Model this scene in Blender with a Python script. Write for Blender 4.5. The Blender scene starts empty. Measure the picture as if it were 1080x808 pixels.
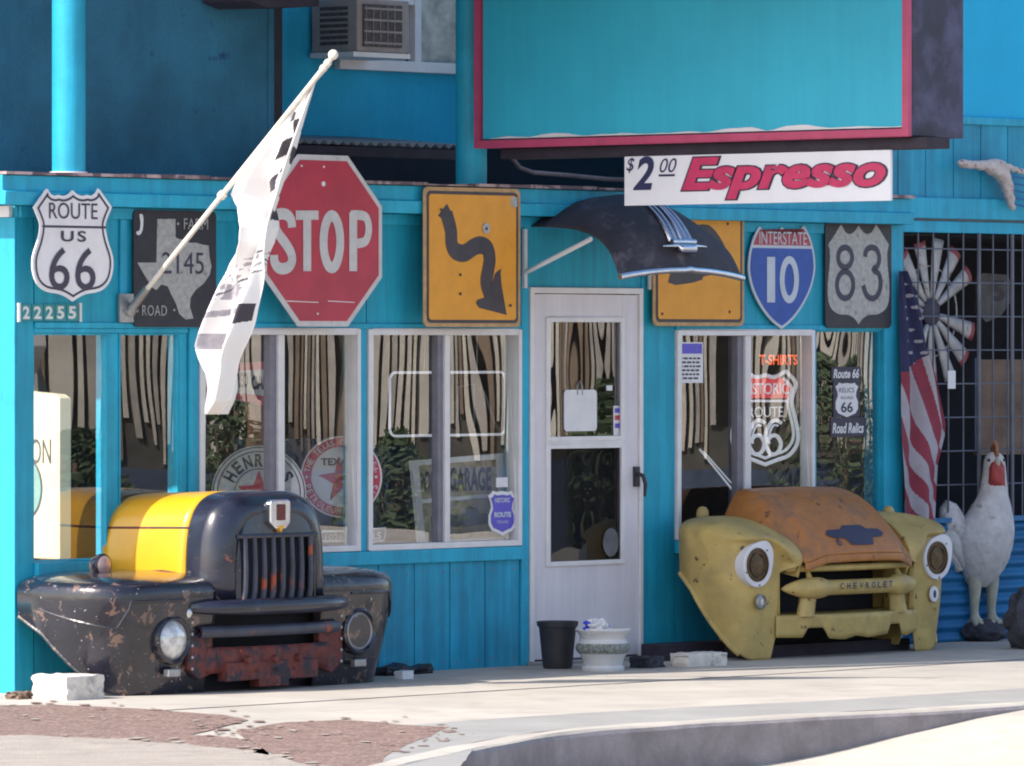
import bpy, bmesh, math, random
from mathutils import Vector, Matrix, noise
random.seed(7)
PI=math.pi; R=math.radians
scene=bpy.context.scene; COL=scene.collection
# ------------------------------------------------------------------ frames
F=6800.0; HY=364.0; H=1.807
TH=R(48.0); CT,ST=math.cos(TH),math.sin(TH)
X0,Y0=0.107,36.4
WALL=Matrix.Translation((X0,Y0,0))@Matrix.Rotation(TH,4,'Z')
WORLD=Matrix.Identity(4)
def P(px,py,n=0.0):            # a picture point on the plane parallel to the shop wall, n metres in front of it
    k=(px-540)/F; ox=X0+ST*n; oy=Y0-CT*n
    u=(k*oy-ox)/(CT-k*ST); Y=oy+ST*u
    return u,H+(HY-py)/F*Y
def Q(px,py,u):                # the same on the plane square to the wall at u
    k=(px-540)/F; ox=X0+CT*u; oy=Y0+ST*u
    n=(k*oy-ox)/(ST+k*CT); Y=oy-CT*n
    return n,H+(HY-py)/F*Y
def G(px,py,z=0.0):            # world point on the ground
    Y=F*(H-z)/(py-HY); return (px-540)/F*Y,Y
# ------------------------------------------------------------------ materials
def mat(name,base,rough=.55,metal=0.0,var=.12,vs=6.0,wear=None,bump=None,spec=None,coat=0.0,fine=0.0,wear2=None,streak=0.0):
    m=bpy.data.materials.new(name); m.use_nodes=True; nt=m.node_tree; N=nt.nodes; L=nt.links
    b=N['Principled BSDF']; tc=N.new('ShaderNodeTexCoord')
    def noise_(s,d=4.0,r=.6):
        n=N.new('ShaderNodeTexNoise'); n.inputs['Scale'].default_value=s; n.inputs['Detail'].default_value=d
        n.inputs['Roughness'].default_value=r; L.new(tc.outputs['Object'],n.inputs['Vector']); return n
    def ramp(src,a,c,ca=(0,0,0,1),cb=(1,1,1,1)):
        r=N.new('ShaderNodeValToRGB'); r.color_ramp.elements[0].position=a; r.color_ramp.elements[1].position=c
        r.color_ramp.elements[0].color=ca; r.color_ramp.elements[1].color=cb; L.new(src,r.inputs[0]); return r
    lo=[max(0,c*(1-var)) for c in base]+[1]; hi=[min(1,c*(1+var)) for c in base]+[1]
    n1=noise_(vs); r1=ramp(n1.outputs[0],.32,.68,lo,hi); col=r1.outputs[0]
    if fine:
        n2=noise_(160,2); mx=N.new('ShaderNodeMix'); mx.data_type='RGBA'; mx.blend_type='MULTIPLY'; mx.inputs[0].default_value=1
        r2=ramp(n2.outputs[0],.3,.7,(1-fine,)*3+(1,),(1,1,1,1)); L.new(col,mx.inputs[6]); L.new(r2.outputs[0],mx.inputs[7]); col=mx.outputs[2]
    rgh=None
    if streak:
        mp=N.new('ShaderNodeMapping'); mp.inputs['Scale'].default_value=(9,9,.55); L.new(tc.outputs['Object'],mp.inputs[0])
        ns=N.new('ShaderNodeTexNoise'); ns.inputs['Scale'].default_value=1.6; ns.inputs['Detail'].default_value=5; ns.inputs['Roughness'].default_value=.7; L.new(mp.outputs[0],ns.inputs['Vector'])
        rs=ramp(ns.outputs[0],.38,.66,(1-streak,1-streak,1-streak*.9,1),(1+streak*.25,1+streak*.2,1+streak*.15,1)); mx=N.new('ShaderNodeMix'); mx.data_type='RGBA'; mx.blend_type='MULTIPLY'; mx.inputs[0].default_value=1
        L.new(col,mx.inputs[6]); L.new(rs.outputs[0],mx.inputs[7]); col=mx.outputs[2]
    for w in (wear,wear2):
        if not w: continue
        wc,ws,wt=w[:3]; soft=w[3] if len(w)>3 else .05
        nw=noise_(ws,6.0,.65); nw.inputs['Distortion'].default_value=.3
        rw=ramp(nw.outputs[0],wt-soft,wt+soft); mx=N.new('ShaderNodeMix'); mx.data_type='RGBA'
        L.new(rw.outputs[0],mx.inputs[0]); L.new(col,mx.inputs[6]); mx.inputs[7].default_value=(*wc,1); col=mx.outputs[2]
        rgh=rw
    L.new(col,b.inputs['Base Color'])
    b.inputs['Roughness'].default_value=rough; b.inputs['Metallic'].default_value=metal
    if rgh is not None and rough<.5:
        mr=N.new('ShaderNodeMapRange'); mr.inputs[3].default_value=rough; mr.inputs[4].default_value=.8
        L.new(rgh.outputs[0],mr.inputs[0]); L.new(mr.outputs[0],b.inputs['Roughness'])
    if spec is not None: b.inputs['Specular IOR Level'].default_value=spec
    b.inputs['Coat Weight'].default_value=coat
    if bump:
        nb=noise_(bump[0],5.0); bp=N.new('ShaderNodeBump'); bp.inputs['Strength'].default_value=bump[1]; bp.inputs['Distance'].default_value=bump[2] if len(bump)>2 else .01
        L.new(nb.outputs[0],bp.inputs['Height']); L.new(bp.outputs[0],b.inputs['Normal'])
    return m
def glass(name,refl,tint=(1,1,1),bs=1.6,bd=.004,stretch=(1,1,1)):
    m=bpy.data.materials.new(name); m.use_nodes=True; nt=m.node_tree; N=nt.nodes; L=nt.links
    N.remove(N['Principled BSDF']); out=N['Material Output']
    t=N.new('ShaderNodeBsdfTransparent'); t.inputs[0].default_value=(*tint,1)
    g=N.new('ShaderNodeBsdfGlossy'); g.inputs['Roughness'].default_value=.0; g.inputs[0].default_value=(1,1,1,1)
    ge=N.new('ShaderNodeNewGeometry'); ad=N.new('ShaderNodeMath'); ad.operation='MULTIPLY_ADD'; ad.inputs[1].default_value=-refl; ad.inputs[2].default_value=refl; L.new(ge.outputs['Backfacing'],ad.inputs[0])
    mx=N.new('ShaderNodeMixShader'); L.new(ad.outputs[0],mx.inputs[0]); L.new(t.outputs[0],mx.inputs[1]); L.new(g.outputs[0],mx.inputs[2])
    tc=N.new('ShaderNodeTexCoord'); mp=N.new('ShaderNodeMapping'); mp.inputs['Scale'].default_value=stretch; L.new(tc.outputs['Object'],mp.inputs[0])
    nz=N.new('ShaderNodeTexNoise'); nz.inputs['Scale'].default_value=bs; nz.inputs['Detail'].default_value=1.0
    L.new(mp.outputs[0],nz.inputs['Vector']); bp=N.new('ShaderNodeBump'); bp.inputs['Strength'].default_value=1; bp.inputs['Distance'].default_value=bd
    L.new(nz.outputs[0],bp.inputs['Height']); L.new(bp.outputs[0],g.inputs['Normal'])
    L.new(mx.outputs[0],out.inputs[0]); return m
def emis(name,c,s=1.0):
    m=bpy.data.materials.new(name); m.use_nodes=True; b=m.node_tree.nodes['Principled BSDF']
    b.inputs['Base Color'].default_value=(*c,1); b.inputs['Emission Color'].default_value=(*c,1); b.inputs['Emission Strength'].default_value=s; return m
M={}
TQ=(.010,.38,.55)
M['teal']=mat('teal_paint',TQ,.62,streak=.24,var=.10,vs=3,wear=((.30,.52,.58),9,.74,.02),bump=(14,.25,.006),fine=.10)
M['teal_trim']=mat('teal_trim_paint',(.014,.40,.60),.6,streak=.20,var=.12,vs=5,wear=((.35,.55,.6),12,.72,.02),bump=(30,.25,.004),fine=.08)
M['teal_board']=mat('teal_board_paint',(.010,.33,.52),.6,streak=.30,var=.14,vs=4,wear=((.02,.06,.10),16,.73,.02),bump=(22,.3,.004),fine=.1)
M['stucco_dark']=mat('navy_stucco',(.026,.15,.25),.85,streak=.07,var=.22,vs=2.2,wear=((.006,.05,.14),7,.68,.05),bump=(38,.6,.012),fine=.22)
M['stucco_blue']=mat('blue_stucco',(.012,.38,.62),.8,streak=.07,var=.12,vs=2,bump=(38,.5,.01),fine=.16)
M['stucco_teal']=mat('teal_stucco',(.006,.42,.72),.75,var=.07,vs=2,bump=(40,.3,.008),fine=.08)
M['dark_wood']=mat('dark_brown_wood',(.022,.016,.030),.7,var=.3,vs=9,bump=(30,.4,.005))
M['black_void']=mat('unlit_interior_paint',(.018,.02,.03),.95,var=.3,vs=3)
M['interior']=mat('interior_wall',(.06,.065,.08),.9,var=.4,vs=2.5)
M['sign_face']=mat('faded_teal_sign_panel',(.028,.42,.60),.55,streak=.07,var=.07,vs=1.5,wear=((.33,.45,.48),22,.79,.02),fine=.07)
M['pink']=mat('pink_sign_frame',(.44,.06,.14),.5,var=.12,vs=8)
M['navy_metal']=mat('navy_sheet_metal',(.022,.02,.055),.4,.2,var=.6,vs=2.5,wear=((.10,.10,.17),5,.58,.1))
M['alu']=mat('weathered_white_aluminium',(.70,.67,.68),.45,.1,var=.07,vs=7,wear=((.36,.33,.33),34,.74,.03))
M['alu_dark']=mat('grey_window_channel',(.20,.19,.23),.5,.2,var=.15,vs=12)
M['door_white']=mat('off_white_door_paint',(.70,.65,.69),.5,streak=.08,var=.05,vs=3,wear=((.40,.36,.38),13,.74,.02),fine=.03)
M['white']=mat('white_sheeting',(.70,.68,.70),.45,var=.06,vs=9,wear=((.5,.46,.46),14,.72,.04))
M['dirty_white']=mat('grimy_white_sheeting',(.54,.52,.52),.5,var=.08,vs=16,wear=((.40,.36,.35),20,.66,.08))
M['ink']=mat('violet_black_ink',(.035,.028,.06),.5,var=.1)
M['ink_blue']=mat('navy_ink',(.02,.025,.09),.5,var=.1)
M['sign_dark']=mat('worn_black_sign_field',(.020,.018,.030),.5,var=.25,vs=14,wear=((.4,.38,.36),16,.76,.02))
M['texas']=mat('stained_grey_sheeting',(.38,.37,.36),.55,var=.22,vs=30,wear=((.20,.19,.17),20,.64,.05))
M['stop_red']=mat('faded_red_sheeting',(.42,.028,.058),.42,var=.14,vs=6,wear=((.56,.12,.15),12,.70,.03))
M['sign_yellow']=mat('amber_sign_sheeting',(.72,.30,.018),.45,var=.08,vs=7,wear=((.30,.14,.03),26,.74,.02))
M['sign_yellow_edge']=mat('dull_amber_border',(.45,.27,.12),.5,var=.2,vs=20)
M['arrow']=mat('brown_black_arrow_paint',(.045,.035,.045),.5,var=.25,vs=9)
M['int_blue']=mat('interstate_blue',(.012,.07,.36),.45,var=.12,vs=12)
M['int_red']=mat('interstate_red',(.40,.045,.07),.45,var=.1)
M['int_white']=mat('pale_blue_white_sheeting',(.50,.55,.62),.45,var=.08)
M['esp_white']=mat('white_banner_board',(.74,.74,.80),.4,var=.03)
M['crimson']=mat('crimson_lettering',(.52,.035,.12),.4,var=.12,vs=12)
M['steel']=mat('galvanised_steel',(.35,.35,.36),.4,.7,var=.2,vs=15)
M['chrome']=mat('dull_chrome',(.60,.62,.68),.22,1.0,var=.12,vs=20)
M['pole_white']=mat('white_pole_enamel',(.72,.66,.58),.4,var=.08,vs=15)
M['cloth_white']=mat('white_nylon',(.80,.78,.78),.8,var=.02)
M['cloth_black']=mat('black_nylon',(.05,.045,.06),.8,var=.1)
M['cloth_grey']=mat('thin_grey_print',(.36,.34,.38),.8,var=.2,vs=20)
M['black_car']=mat('oxidised_black_car_paint',(.012,.012,.022),.26,.0,var=.4,vs=6,wear=((.14,.085,.065),12,.60,.012),wear2=((.34,.31,.31),26,.665,.012),bump=(3.2,.55,.03),coat=.6)
M['black_shell']=mat('black_shell_paint',(.014,.016,.032),.25,.0,var=.3,vs=6,wear=((.10,.09,.10),10,.66,.03),wear2=((.32,.09,.04),5,.70,.03),bump=(7,.2,.01),coat=.4)
M['grille_paint']=mat('black_bars_showing_orange',(.04,.045,.07),.4,.0,var=.3,vs=9,wear=((.35,.075,.03),7,.60,.03))
M['rust_red']=mat('rust_red_primer',(.16,.035,.028),.7,var=.4,vs=8,wear=((.03,.025,.035),8,.52,.05),wear2=((.42,.10,.06),11,.66,.04))
M['hood_yellow']=mat('bright_yellow_hood_paint',(.72,.36,.012),.3,.0,var=.05,vs=4,wear=((.35,.13,.04),15,.73,.02),coat=.3)
M['pale_yellow']=mat('faded_yellow_truck_paint',(.50,.355,.115),.5,.0,var=.22,vs=3.5,wear=((.10,.05,.03),15,.645,.012),wear2=((.36,.26,.10),4,.60,.10),bump=(6,.25,.01),fine=.06)
M['orange_hood']=mat('sun_baked_orange_paint',(.44,.165,.035),.45,.0,var=.22,vs=4,wear=((.09,.035,.025),11,.63,.02),wear2=((.26,.13,.07),4,.58,.08),bump=(6,.25,.01),fine=.1)
M['lens']=mat('clouded_lamp_lens',(.55,.55,.55),.12,.3,var=.35,vs=25,coat=1)
M['lens_amber']=mat('rusty_lamp_bucket',(.085,.05,.02),.4,.3,var=.5,vs=30)
M['lens_pink']=mat('pinkish_lamp_lens',(.45,.30,.28),.25,.1,var=.2,vs=25,coat=.6)
M['white_bezel']=mat('white_bezel_enamel',(.70,.68,.72),.4,var=.05,wear=((.2,.15,.1),30,.74,.02))
M['conc']=mat('sunlit_concrete',(.45,.41,.36),.9,var=.13,vs=1.1,wear=((.35,.31,.27),3.2,.60,.10),wear2=((.30,.26,.23),14,.71,.04),bump=(60,.3,.004),fine=.14)
M['conc2']=mat('grey_concrete',(.31,.30,.285),.9,var=.14,vs=2,wear=((.30,.28,.27),5,.6,.1),bump=(60,.3,.004),fine=.2)
M['kerb']=mat('stained_shade_toned_kerb',(.30,.27,.28),.9,var=.2,vs=4,wear=((.18,.16,.16),3.2,.60,.12),bump=(40,.5,.006),fine=.25)
M['sand']=mat('pale_sandy_asphalt',(.42,.37,.32),.95,var=.14,vs=5,wear=((.36,.30,.26),30,.56,.08),bump=(90,.8,.01),fine=.35)
M['redgravel']=mat('red_gravel_asphalt',(.24,.15,.125),.95,var=.25,vs=7,wear=((.42,.31,.26),40,.58,.08),bump=(110,.9,.01),fine=.4)
M['road']=mat('bleached_road',(.50,.45,.39),.95,var=.12,vs=1.6,wear=((.40,.35,.30),8,.62,.08),bump=(90,.5,.005),fine=.2)
M['lot']=mat('dusty_ground',(.42,.36,.30),.95,var=.2,vs=.4,fine=.3)
M['pot_black']=mat('black_plastic',(.028,.026,.032),.55,var=.2,vs=12)
M['pot_white']=mat('glazed_white_ceramic',(.56,.55,.55),.35,var=.06,vs=10)
M['pot_band']=mat('mottled_grey_relief_band',(.24,.26,.24),.6,var=.5,vs=60,bump=(70,1,.02))
M['stone_white']=mat('whitewashed_block',(.66,.60,.54),.9,var=.15,vs=12,wear=((.34,.31,.29),9,.6,.06),bump=(30,.8,.01))
M['stone_dark']=mat('dark_stone',(.05,.05,.065),.9,var=.4,vs=8,bump=(14,1,.03))
M['blue_plastic']=mat('blue_plastic',(.02,.05,.55),.4,var=.1)
M['rooster']=mat('whitewashed_rooster_plaster',(.54,.51,.51),.75,var=.12,vs=16,wear=((.28,.26,.26),14,.66,.06),bump=(34,.55,.02))
M['rooster_leg']=mat('yellowish_leg_paint',(.40,.38,.30),.7,var=.15,vs=20)
M['comb']=mat('faded_red_comb',(.33,.045,.045),.6,var=.2,vs=20)
M['blade']=mat('galvanised_blade',(.42,.41,.42),.5,.25,var=.2,vs=10,wear=((.22,.14,.12),12,.63,.05))
M['blade_tip']=mat('red_blade_tip',(.32,.06,.07),.5,var=.2)
M['us_red']=mat('faded_red_cloth',(.24,.035,.06),.85,var=.15)
M['us_white']=mat('dingy_white_cloth',(.36,.33,.37),.85,var=.1)
M['us_blue']=mat('navy_cloth',(.025,.03,.09),.85,var=.15)
M['wood']=mat('weathered_plywood',(.17,.115,.085),.8,var=.3,vs=5,bump=(20,.5,.01))
M['fig']=mat('bleached_peeling_wood',(.55,.48,.46),.7,var=.15,vs=18,wear=((.22,.06,.09),15,.62,.03),bump=(30,.8,.02))
M['slat']=mat('cream_pale_paint',(.50,.46,.40),.8,var=.2,vs=2)
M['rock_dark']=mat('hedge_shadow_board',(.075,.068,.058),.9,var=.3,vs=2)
M['leaf']=mat('dusty_leaf',(.06,.085,.04),.8,var=.4,vs=4)
M['cream']=mat('cream_sign_board',(.72,.64,.46),.6,var=.04)
M['green_ink']=mat('green_grey_print',(.25,.42,.38),.6,var=.1)
M['cabinet']=mat('dark_blue_grey_cabinet',(.05,.07,.12),.6,var=.3,vs=4)
M['tex_red']=mat('enamel_red',(.50,.045,.09),.35,var=.12)
M['tex_white']=mat('enamel_white',(.66,.64,.66),.35,var=.05)
M['brown']=mat('leather_brown',(.30,.12,.06),.6,var=.35,vs=12)
M['sepia']=mat('sepia_print',(.36,.29,.20),.7,var=.35,vs=16)
M['stick_blue']=mat('violet_blue_vinyl',(.10,.08,.50),.4,var=.15)
M['tube']=emis('white_tube_added_glow',(.66,.66,.72),.24)  # faint glow added to white tubes, lettering and plain rods
M['neon_orange']=emis('orange_neon_letters',(.95,.14,.04),.55)
M['glass']=glass('window_glass',.23,(.96,.98,.98),1.5,.0019,(1,1,.42))
M['glass2']=glass('rippled_window_film',.25,(.86,.93,.96),1.5,.006,(1,1,.5))
M['glass_door']=glass('door_glass',.24,(.8,.82,.84),2.2,.0018,(1,1,.5)); M['glass_screen']=glass('screened_glass',.06,(.6,.6,.62),2.0,.004)
M['glass_clear']=glass('side_opening',.0)
def screen_mat():
    m=glass('door_insect_screen',0,(.25,.25,.27)); return m
M['screen']=mat('dark_screen_mesh',(.060,.058,.066),.8,var=.2,vs=4)
M['wire']=mat('grey_wire',(.13,.14,.18),.5,.4,var=.2)
M['curtain']=mat('patterned_lace',(.42,.42,.38),.9,var=.35,vs=9)
M['corr']=mat('blue_corrugated_metal',(.008,.14,.33),.5,var=.2,vs=3)
M['tin']=mat('grey_tin_roof_sheet',(.22,.25,.28),.5,.3,var=.2)
M['pipe']=mat('rusty_pipe',(.22,.17,.17),.6,.2,var=.3)
M['num_white']=mat('white_numerals',(.62,.66,.66),.5,var=.04)
M['num_green']=mat('sea_green_number_plate',(.02,.24,.28),.5,var=.1)
M['ac']=mat('beige_grey_air_conditioner',(.30,.26,.25),.6,var=.12,vs=10)
M['ac_dark']=mat('dark_cooling_fins',(.075,.06,.06),.7,var=.5,vs=40)
M['flash']=mat('peeling_flashing',(.42,.30,.30),.7,var=.4,vs=9,wear=((.12,.08,.10),8,.5,.05))
# ------------------------------------------------------------------ mesh builder
class MB:
    def __init__(s): s.v=[]; s.f=[]; s.mi=[]
    def add(s,vs,fs,mi=0):
        o=len(s.v); s.v+= [tuple(v) for v in vs]; s.f+=[tuple(i+o for i in f) for f in fs]; s.mi+=[mi]*len(fs); return s
    def box(s,u0,u1,n0,n1,z0,z1,mi=0):
        y0,y1=-n1,-n0
        return s.add([(u0,y0,z0),(u1,y0,z0),(u1,y1,z0),(u0,y1,z0),(u0,y0,z1),(u1,y0,z1),(u1,y1,z1),(u0,y1,z1)],
              [(3,2,1,0),(4,5,6,7),(0,1,5,4),(1,2,6,5),(2,3,7,6),(3,0,4,7)],mi)
    def prism(s,poly,n0,n1,mi=0):      # poly in (u,z), from n0 (back) to n1 (front)
        a=sum(poly[i][0]*poly[(i+1)%len(poly)][1]-poly[(i+1)%len(poly)][0]*poly[i][1] for i in range(len(poly)))
        if a<0: poly=poly[::-1]
        k=len(poly); vs=[(u,-n1,z) for u,z in poly]+[(u,-n0,z) for u,z in poly]
        fs=[tuple(range(k)),tuple(range(2*k-1,k-1,-1))]+[(i,i+k,(i+1)%k+k,(i+1)%k) for i in range(k)]
        return s.add(vs,fs,mi)
    def prism_n(s,poly,u0,u1,mi=0):    # poly in (n,z), square to the wall
        a=sum(poly[i][0]*poly[(i+1)%len(poly)][1]-poly[(i+1)%len(poly)][0]*poly[i][1] for i in range(len(poly)))
        if a<0: poly=poly[::-1]
        k=len(poly); vs=[(u0,-n,z) for n,z in poly]+[(u1,-n,z) for n,z in poly]
        fs=[tuple(range(k)),tuple(range(2*k-1,k-1,-1))]+[(i,i+k,(i+1)%k+k,(i+1)%k) for i in range(k)]
        return s.add(vs,fs,mi)
    def tube(s,pts,r,seg=10,mi=0,caps=True):   # pts as (u,n,z)
        pts=[Vector((p[0],-p[1],p[2])) for p in pts]; rs=r if isinstance(r,(list,tuple)) else [r]*len(pts)
        vs=[];fs=[]; prev=None
        for i,p in enumerate(pts):
            d=(pts[min(i+1,len(pts)-1)]-pts[max(i-1,0)]).normalized()
            if prev is None:
                a=Vector((0,0,1)) if abs(d.z)<.9 else Vector((1,0,0)); x=d.cross(a).normalized()
            else: x=(prev-d*prev.dot(d)).normalized()
            prev=x; y=d.cross(x)
            for k in range(seg):
                t=2*PI*k/seg; vs.append(p+(x*math.cos(t)+y*math.sin(t))*rs[i])
        for i in range(len(pts)-1):
            for k in range(seg):
                a=i*seg+k; b=i*seg+(k+1)%seg; fs.append((a,b,b+seg,a+seg))
        if caps: fs.append(tuple(range(seg-1,-1,-1))); fs.append(tuple((len(pts)-1)*seg+k for k in range(seg)))
        return s.add(vs,fs,mi)
    def lathe(s,c,prof,seg=32,mi=0,sx=1,sy=1):   # c=(u,n,z), prof=[(r,z)]
        vs=[];fs=[]
        for r,z in prof:
            for k in range(seg):
                t=2*PI*k/seg; vs.append((c[0]+r*math.cos(t)*sx,-c[1]+r*math.sin(t)*sy,c[2]+z))
        for i in range(len(prof)-1):
            for k in range(seg):
                a=i*seg+k;b=i*seg+(k+1)%seg; fs.append((a,b,b+seg,a+seg))
        return s.add(vs,fs,mi)
    def disc(s,c,prof,seg=32,mi=0,sx=1,sz=1):    # turned shape with its axis along n: prof=[(r,dn)]
        vs=[];fs=[]
        for r,dn in prof:
            for k in range(seg):
                t=2*PI*k/seg; vs.append((c[0]+r*math.cos(t)*sx,-(c[1]+dn),c[2]+r*math.sin(t)*sz))
        for i in range(len(prof)-1):
            for k in range(seg):
                a=i*seg+k;b=i*seg+(k+1)%seg; fs.append((a,b,b+seg,a+seg))
        if prof[-1][0]>0: fs.append(tuple((len(prof)-1)*seg+k for k in range(seg)))
        return s.add(vs,fs,mi)
    def grid(s,fn,nu,nv,mi=0,mfn=None,skip=None):
        vs=[];o=len(s.v)
        for i in range(nu+1):
            for j in range(nv+1):
                u,n,z=fn(i/nu,j/nv); vs.append((u,-n,z))
        s.v+=[tuple(v) for v in vs]
        for i in range(nu):
            for j in range(nv):
                if skip and skip((i+.5)/nu,(j+.5)/nv): continue
                a=o+i*(nv+1)+j; s.f.append((a,a+nv+1,a+nv+2,a+1)); s.mi.append(mfn((i+.5)/nu,(j+.5)/nv) if mfn else mi)
        return s
    def build(s,name,m,parent=None,frame=None,base=None,smooth=False,bevel=0,solid=0,label=None):
        if parent is not None: base=parent['_b']; frame=None
        bx=Vector((base[0],-base[1],base[2])) if frame is not WORLD else Vector(base)
        me=bpy.data.meshes.new(name); me.from_pydata([tuple(Vector(v)-bx) for v in s.v],[],s.f)
        for mm in (m if isinstance(m,(list,tuple)) else [m]): me.materials.append(mm)
        for p,i in zip(me.polygons,s.mi): p.material_index=i
        bm=bmesh.new(); bm.from_mesh(me); bmesh.ops.remove_doubles(bm,verts=bm.verts,dist=1e-5); bmesh.ops.recalc_face_normals(bm,faces=bm.faces) if solid==0 else None
        if smooth:
            for f in bm.faces: f.smooth=True
            for e in bm.edges:
                if len(e.link_faces)==2 and e.calc_face_angle(0)>R(38): e.smooth=False
        bm.to_mesh(me); bm.free()
        o=bpy.data.objects.new(name,me); COL.objects.link(o)
        if parent is not None: o.parent=parent
        else: o.matrix_world=(frame or WALL)@Matrix.Translation(bx)
        o['_b']=tuple(base)
        if solid:
            md=o.modifiers.new('s','SOLIDIFY'); md.thickness=solid; md.offset=0
        if bevel:
            md=o.modifiers.new('b','BEVEL'); md.width=bevel; md.segments=2; md.limit_method='ANGLE'; md.angle_limit=R(40)
        if label: o['label']=label
        return o
def thing(name,label,cat,base,frame=None,group=None):
    o=bpy.data.objects.new(name,None); COL.objects.link(o); o.empty_display_size=.1
    b=Vector((base[0],-base[1],base[2])) if frame is not WORLD else Vector(base)
    o.matrix_world=(frame or WALL)@Matrix.Translation(b); o['_b']=tuple(base)
    o['label']=label; o['category']=cat
    if group: o['group']=group
    return o
def tag(o,label,cat,group=None):
    o['label']=label; o['category']=cat
    if group: o['group']=group
    return o
def struct(o): o['kind']='structure'; return o
# text ------------------------------------------------------------------
def text_geo(s,bold=0.0,shear=0.0,space=1.0):
    c=bpy.data.curves.new('t','FONT'); c.body=s; c.offset=bold; c.shear=shear; c.space_character=space; c.resolution_u=4
    o=bpy.data.objects.new('t',c); COL.objects.link(o); bpy.context.view_layer.update()
    me=o.evaluated_get(bpy.context.evaluated_depsgraph_get()).to_mesh()
    v=[tuple(x.co) for x in me.vertices]; f=[tuple(p.vertices) for p in me.polygons]
    bpy.data.objects.remove(o); bpy.data.curves.remove(c)
    xs=[a[0] for a in v]; ys=[a[1] for a in v]
    return v,f,(min(xs),max(xs),min(ys),max(ys))
def text(mb,s,u0,u1,z0,z1,n,bold=0.0,shear=0.0,mi=0,space=1.0,mapf=None,grow=0.0,bb=None):
    v,f,b=text_geo(s,bold,shear,space); b=bb or b
    mapf=mapf or (lambda a,c:(a,-n,c))
    out=[mapf(u0+(x-b[0])/(b[1]-b[0])*(u1-u0), z0+(y-b[2])/(b[3]-b[2])*(z1-z0)) for x,y,_ in v]
    mb.add(out,f,mi); return b
def text_px(mb,s,x0,y0,x1,y1,n,**k):      # picture box on a plane parallel to the wall
    ua,za=P(x0,(y0+y1)/2,n); ub,_=P(x1,(y0+y1)/2,n); xm=(x0+x1)/2
    _,zt=P(xm,y0,n); _,zb=P(xm,y1,n)
    return text(mb,s,ua,ub,zb,zt,n,**k)
def ppx(pts,n): return [P(x,y,n) for x,y in pts]
def rrect(u0,u1,z0,z1,r,k=5):
    out=[]
    for cx,cz,a in ((u1-r,z1-r,0),(u0+r,z1-r,90),(u0+r,z0+r,180),(u1-r,z0+r,270)):
        for i in range(k+1):
            t=R(a+90*i/k); out.append((cx+r*math.cos(t),cz+r*math.sin(t)))
    return out
def smooth_poly(pts,it=2,closed=True):
    for _ in range(it):
        o=[]
        for i in range(len(pts)):
            a=pts[i]; b=pts[(i+1)%len(pts)]
            o.append((a[0]*.75+b[0]*.25,a[1]*.75+b[1]*.25)); o.append((a[0]*.25+b[0]*.75,a[1]*.25+b[1]*.75))
        pts=o
    return pts
def inset(poly,d):
    a=sum(poly[i][0]*poly[(i+1)%len(poly)][1]-poly[(i+1)%len(poly)][0]*poly[i][1] for i in range(len(poly)))
    sg=1 if a>0 else -1; out=[]; k=len(poly)
    for i in range(k):
        p0,p1,p2=Vector(poly[i-1]),Vector(poly[i]),Vector(poly[(i+1)%k])
        e1=(p1-p0); e2=(p2-p1)
        if e1.length<1e-7: e1=e2
        if e2.length<1e-7: e2=e1
        e1=e1.normalized(); e2=e2.normalized()
        n1=Vector((-e1.y,e1.x))*sg; n2=Vector((-e2.y,e2.x))*sg; b=(n1+n2)
        if b.length<1e-6: b=n1
        b.normalize(); q=max(.45,b.dot(n1)); out.append(tuple(p1+b*d/q))
    return out
# ================================================================== SETTING
def sheet(name,poly,z,m,zb=None):
    bm=bmesh.new(); vs=[bm.verts.new((x,y,z)) for x,y in poly]; f=bm.faces.new(vs)
    if zb is not None:
        r=bmesh.ops.extrude_face_region(bm,geom=[f]); 
        for g in r['geom']:
            if isinstance(g,bmesh.types.BMVert): g.co.z=zb
    bmesh.ops.triangulate(bm,faces=[f for f in bm.faces if len(f.verts)>4]); bmesh.ops.recalc_face_normals(bm,faces=bm.faces)
    me=bpy.data.meshes.new(name); bm.to_mesh(me); bm.free(); me.materials.append(m)
    o=bpy.data.objects.new(name,me); COL.objects.link(o); return struct(o)
S=600
sheet('ground',[(-S,-S),(S,-S),(S,S),(-S,S)],-.32,M['lot'])
def WL(u,n,z=0): 
    v=WALL@Vector((u,-n,z)); return v.x,v.y
kc=[(-1.35,22),(-1.05,24.5),(-.72,26.5),(-.36,28.0),(-.02,29.2),(.34,30.1),(.95,30.85),(1.75,31.6),(2.57,32.35),(5.5,35.6),(14,45)]
def spline(pts,k=6):
    out=[]
    for i in range(len(pts)-1):
        p0=Vector(pts[max(i-1,0)]);p1=Vector(pts[i]);p2=Vector(pts[i+1]);p3=Vector(pts[min(i+2,len(pts)-1)])
        for j in range(k):
            t=j/k; out.append(tuple(.5*((2*p1)+(p2-p0)*t+(2*p0-5*p1+4*p2-p3)*t*t+(3*p1-p0-3*p2+p3)*t**3)))
    out.append(tuple(pts[-1])); return out
kc=spline(kc,6)
def offs(pl,d):
    out=[]
    for i,p in enumerate(pl):
        a=Vector(pl[max(i-1,0)]);b=Vector(pl[min(i+1,len(pl)-1)]); t=(b-a).normalized(); out.append((p[0]-t.y*d,p[1]+t.x*d))
    return out
ke=offs(kc,.16)
sheet('sidewalk',[(-80,-30),(-2.5,-30)]+[(-1.55,21.9)]+ke[1:]+[(14,80),(-80,80)],0,M['conc'],-.30)
mb=MB()
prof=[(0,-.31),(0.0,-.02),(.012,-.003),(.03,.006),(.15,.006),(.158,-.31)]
rows=[offs(kc,d) for d,_ in prof]; vs=[];fs=[]
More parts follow.
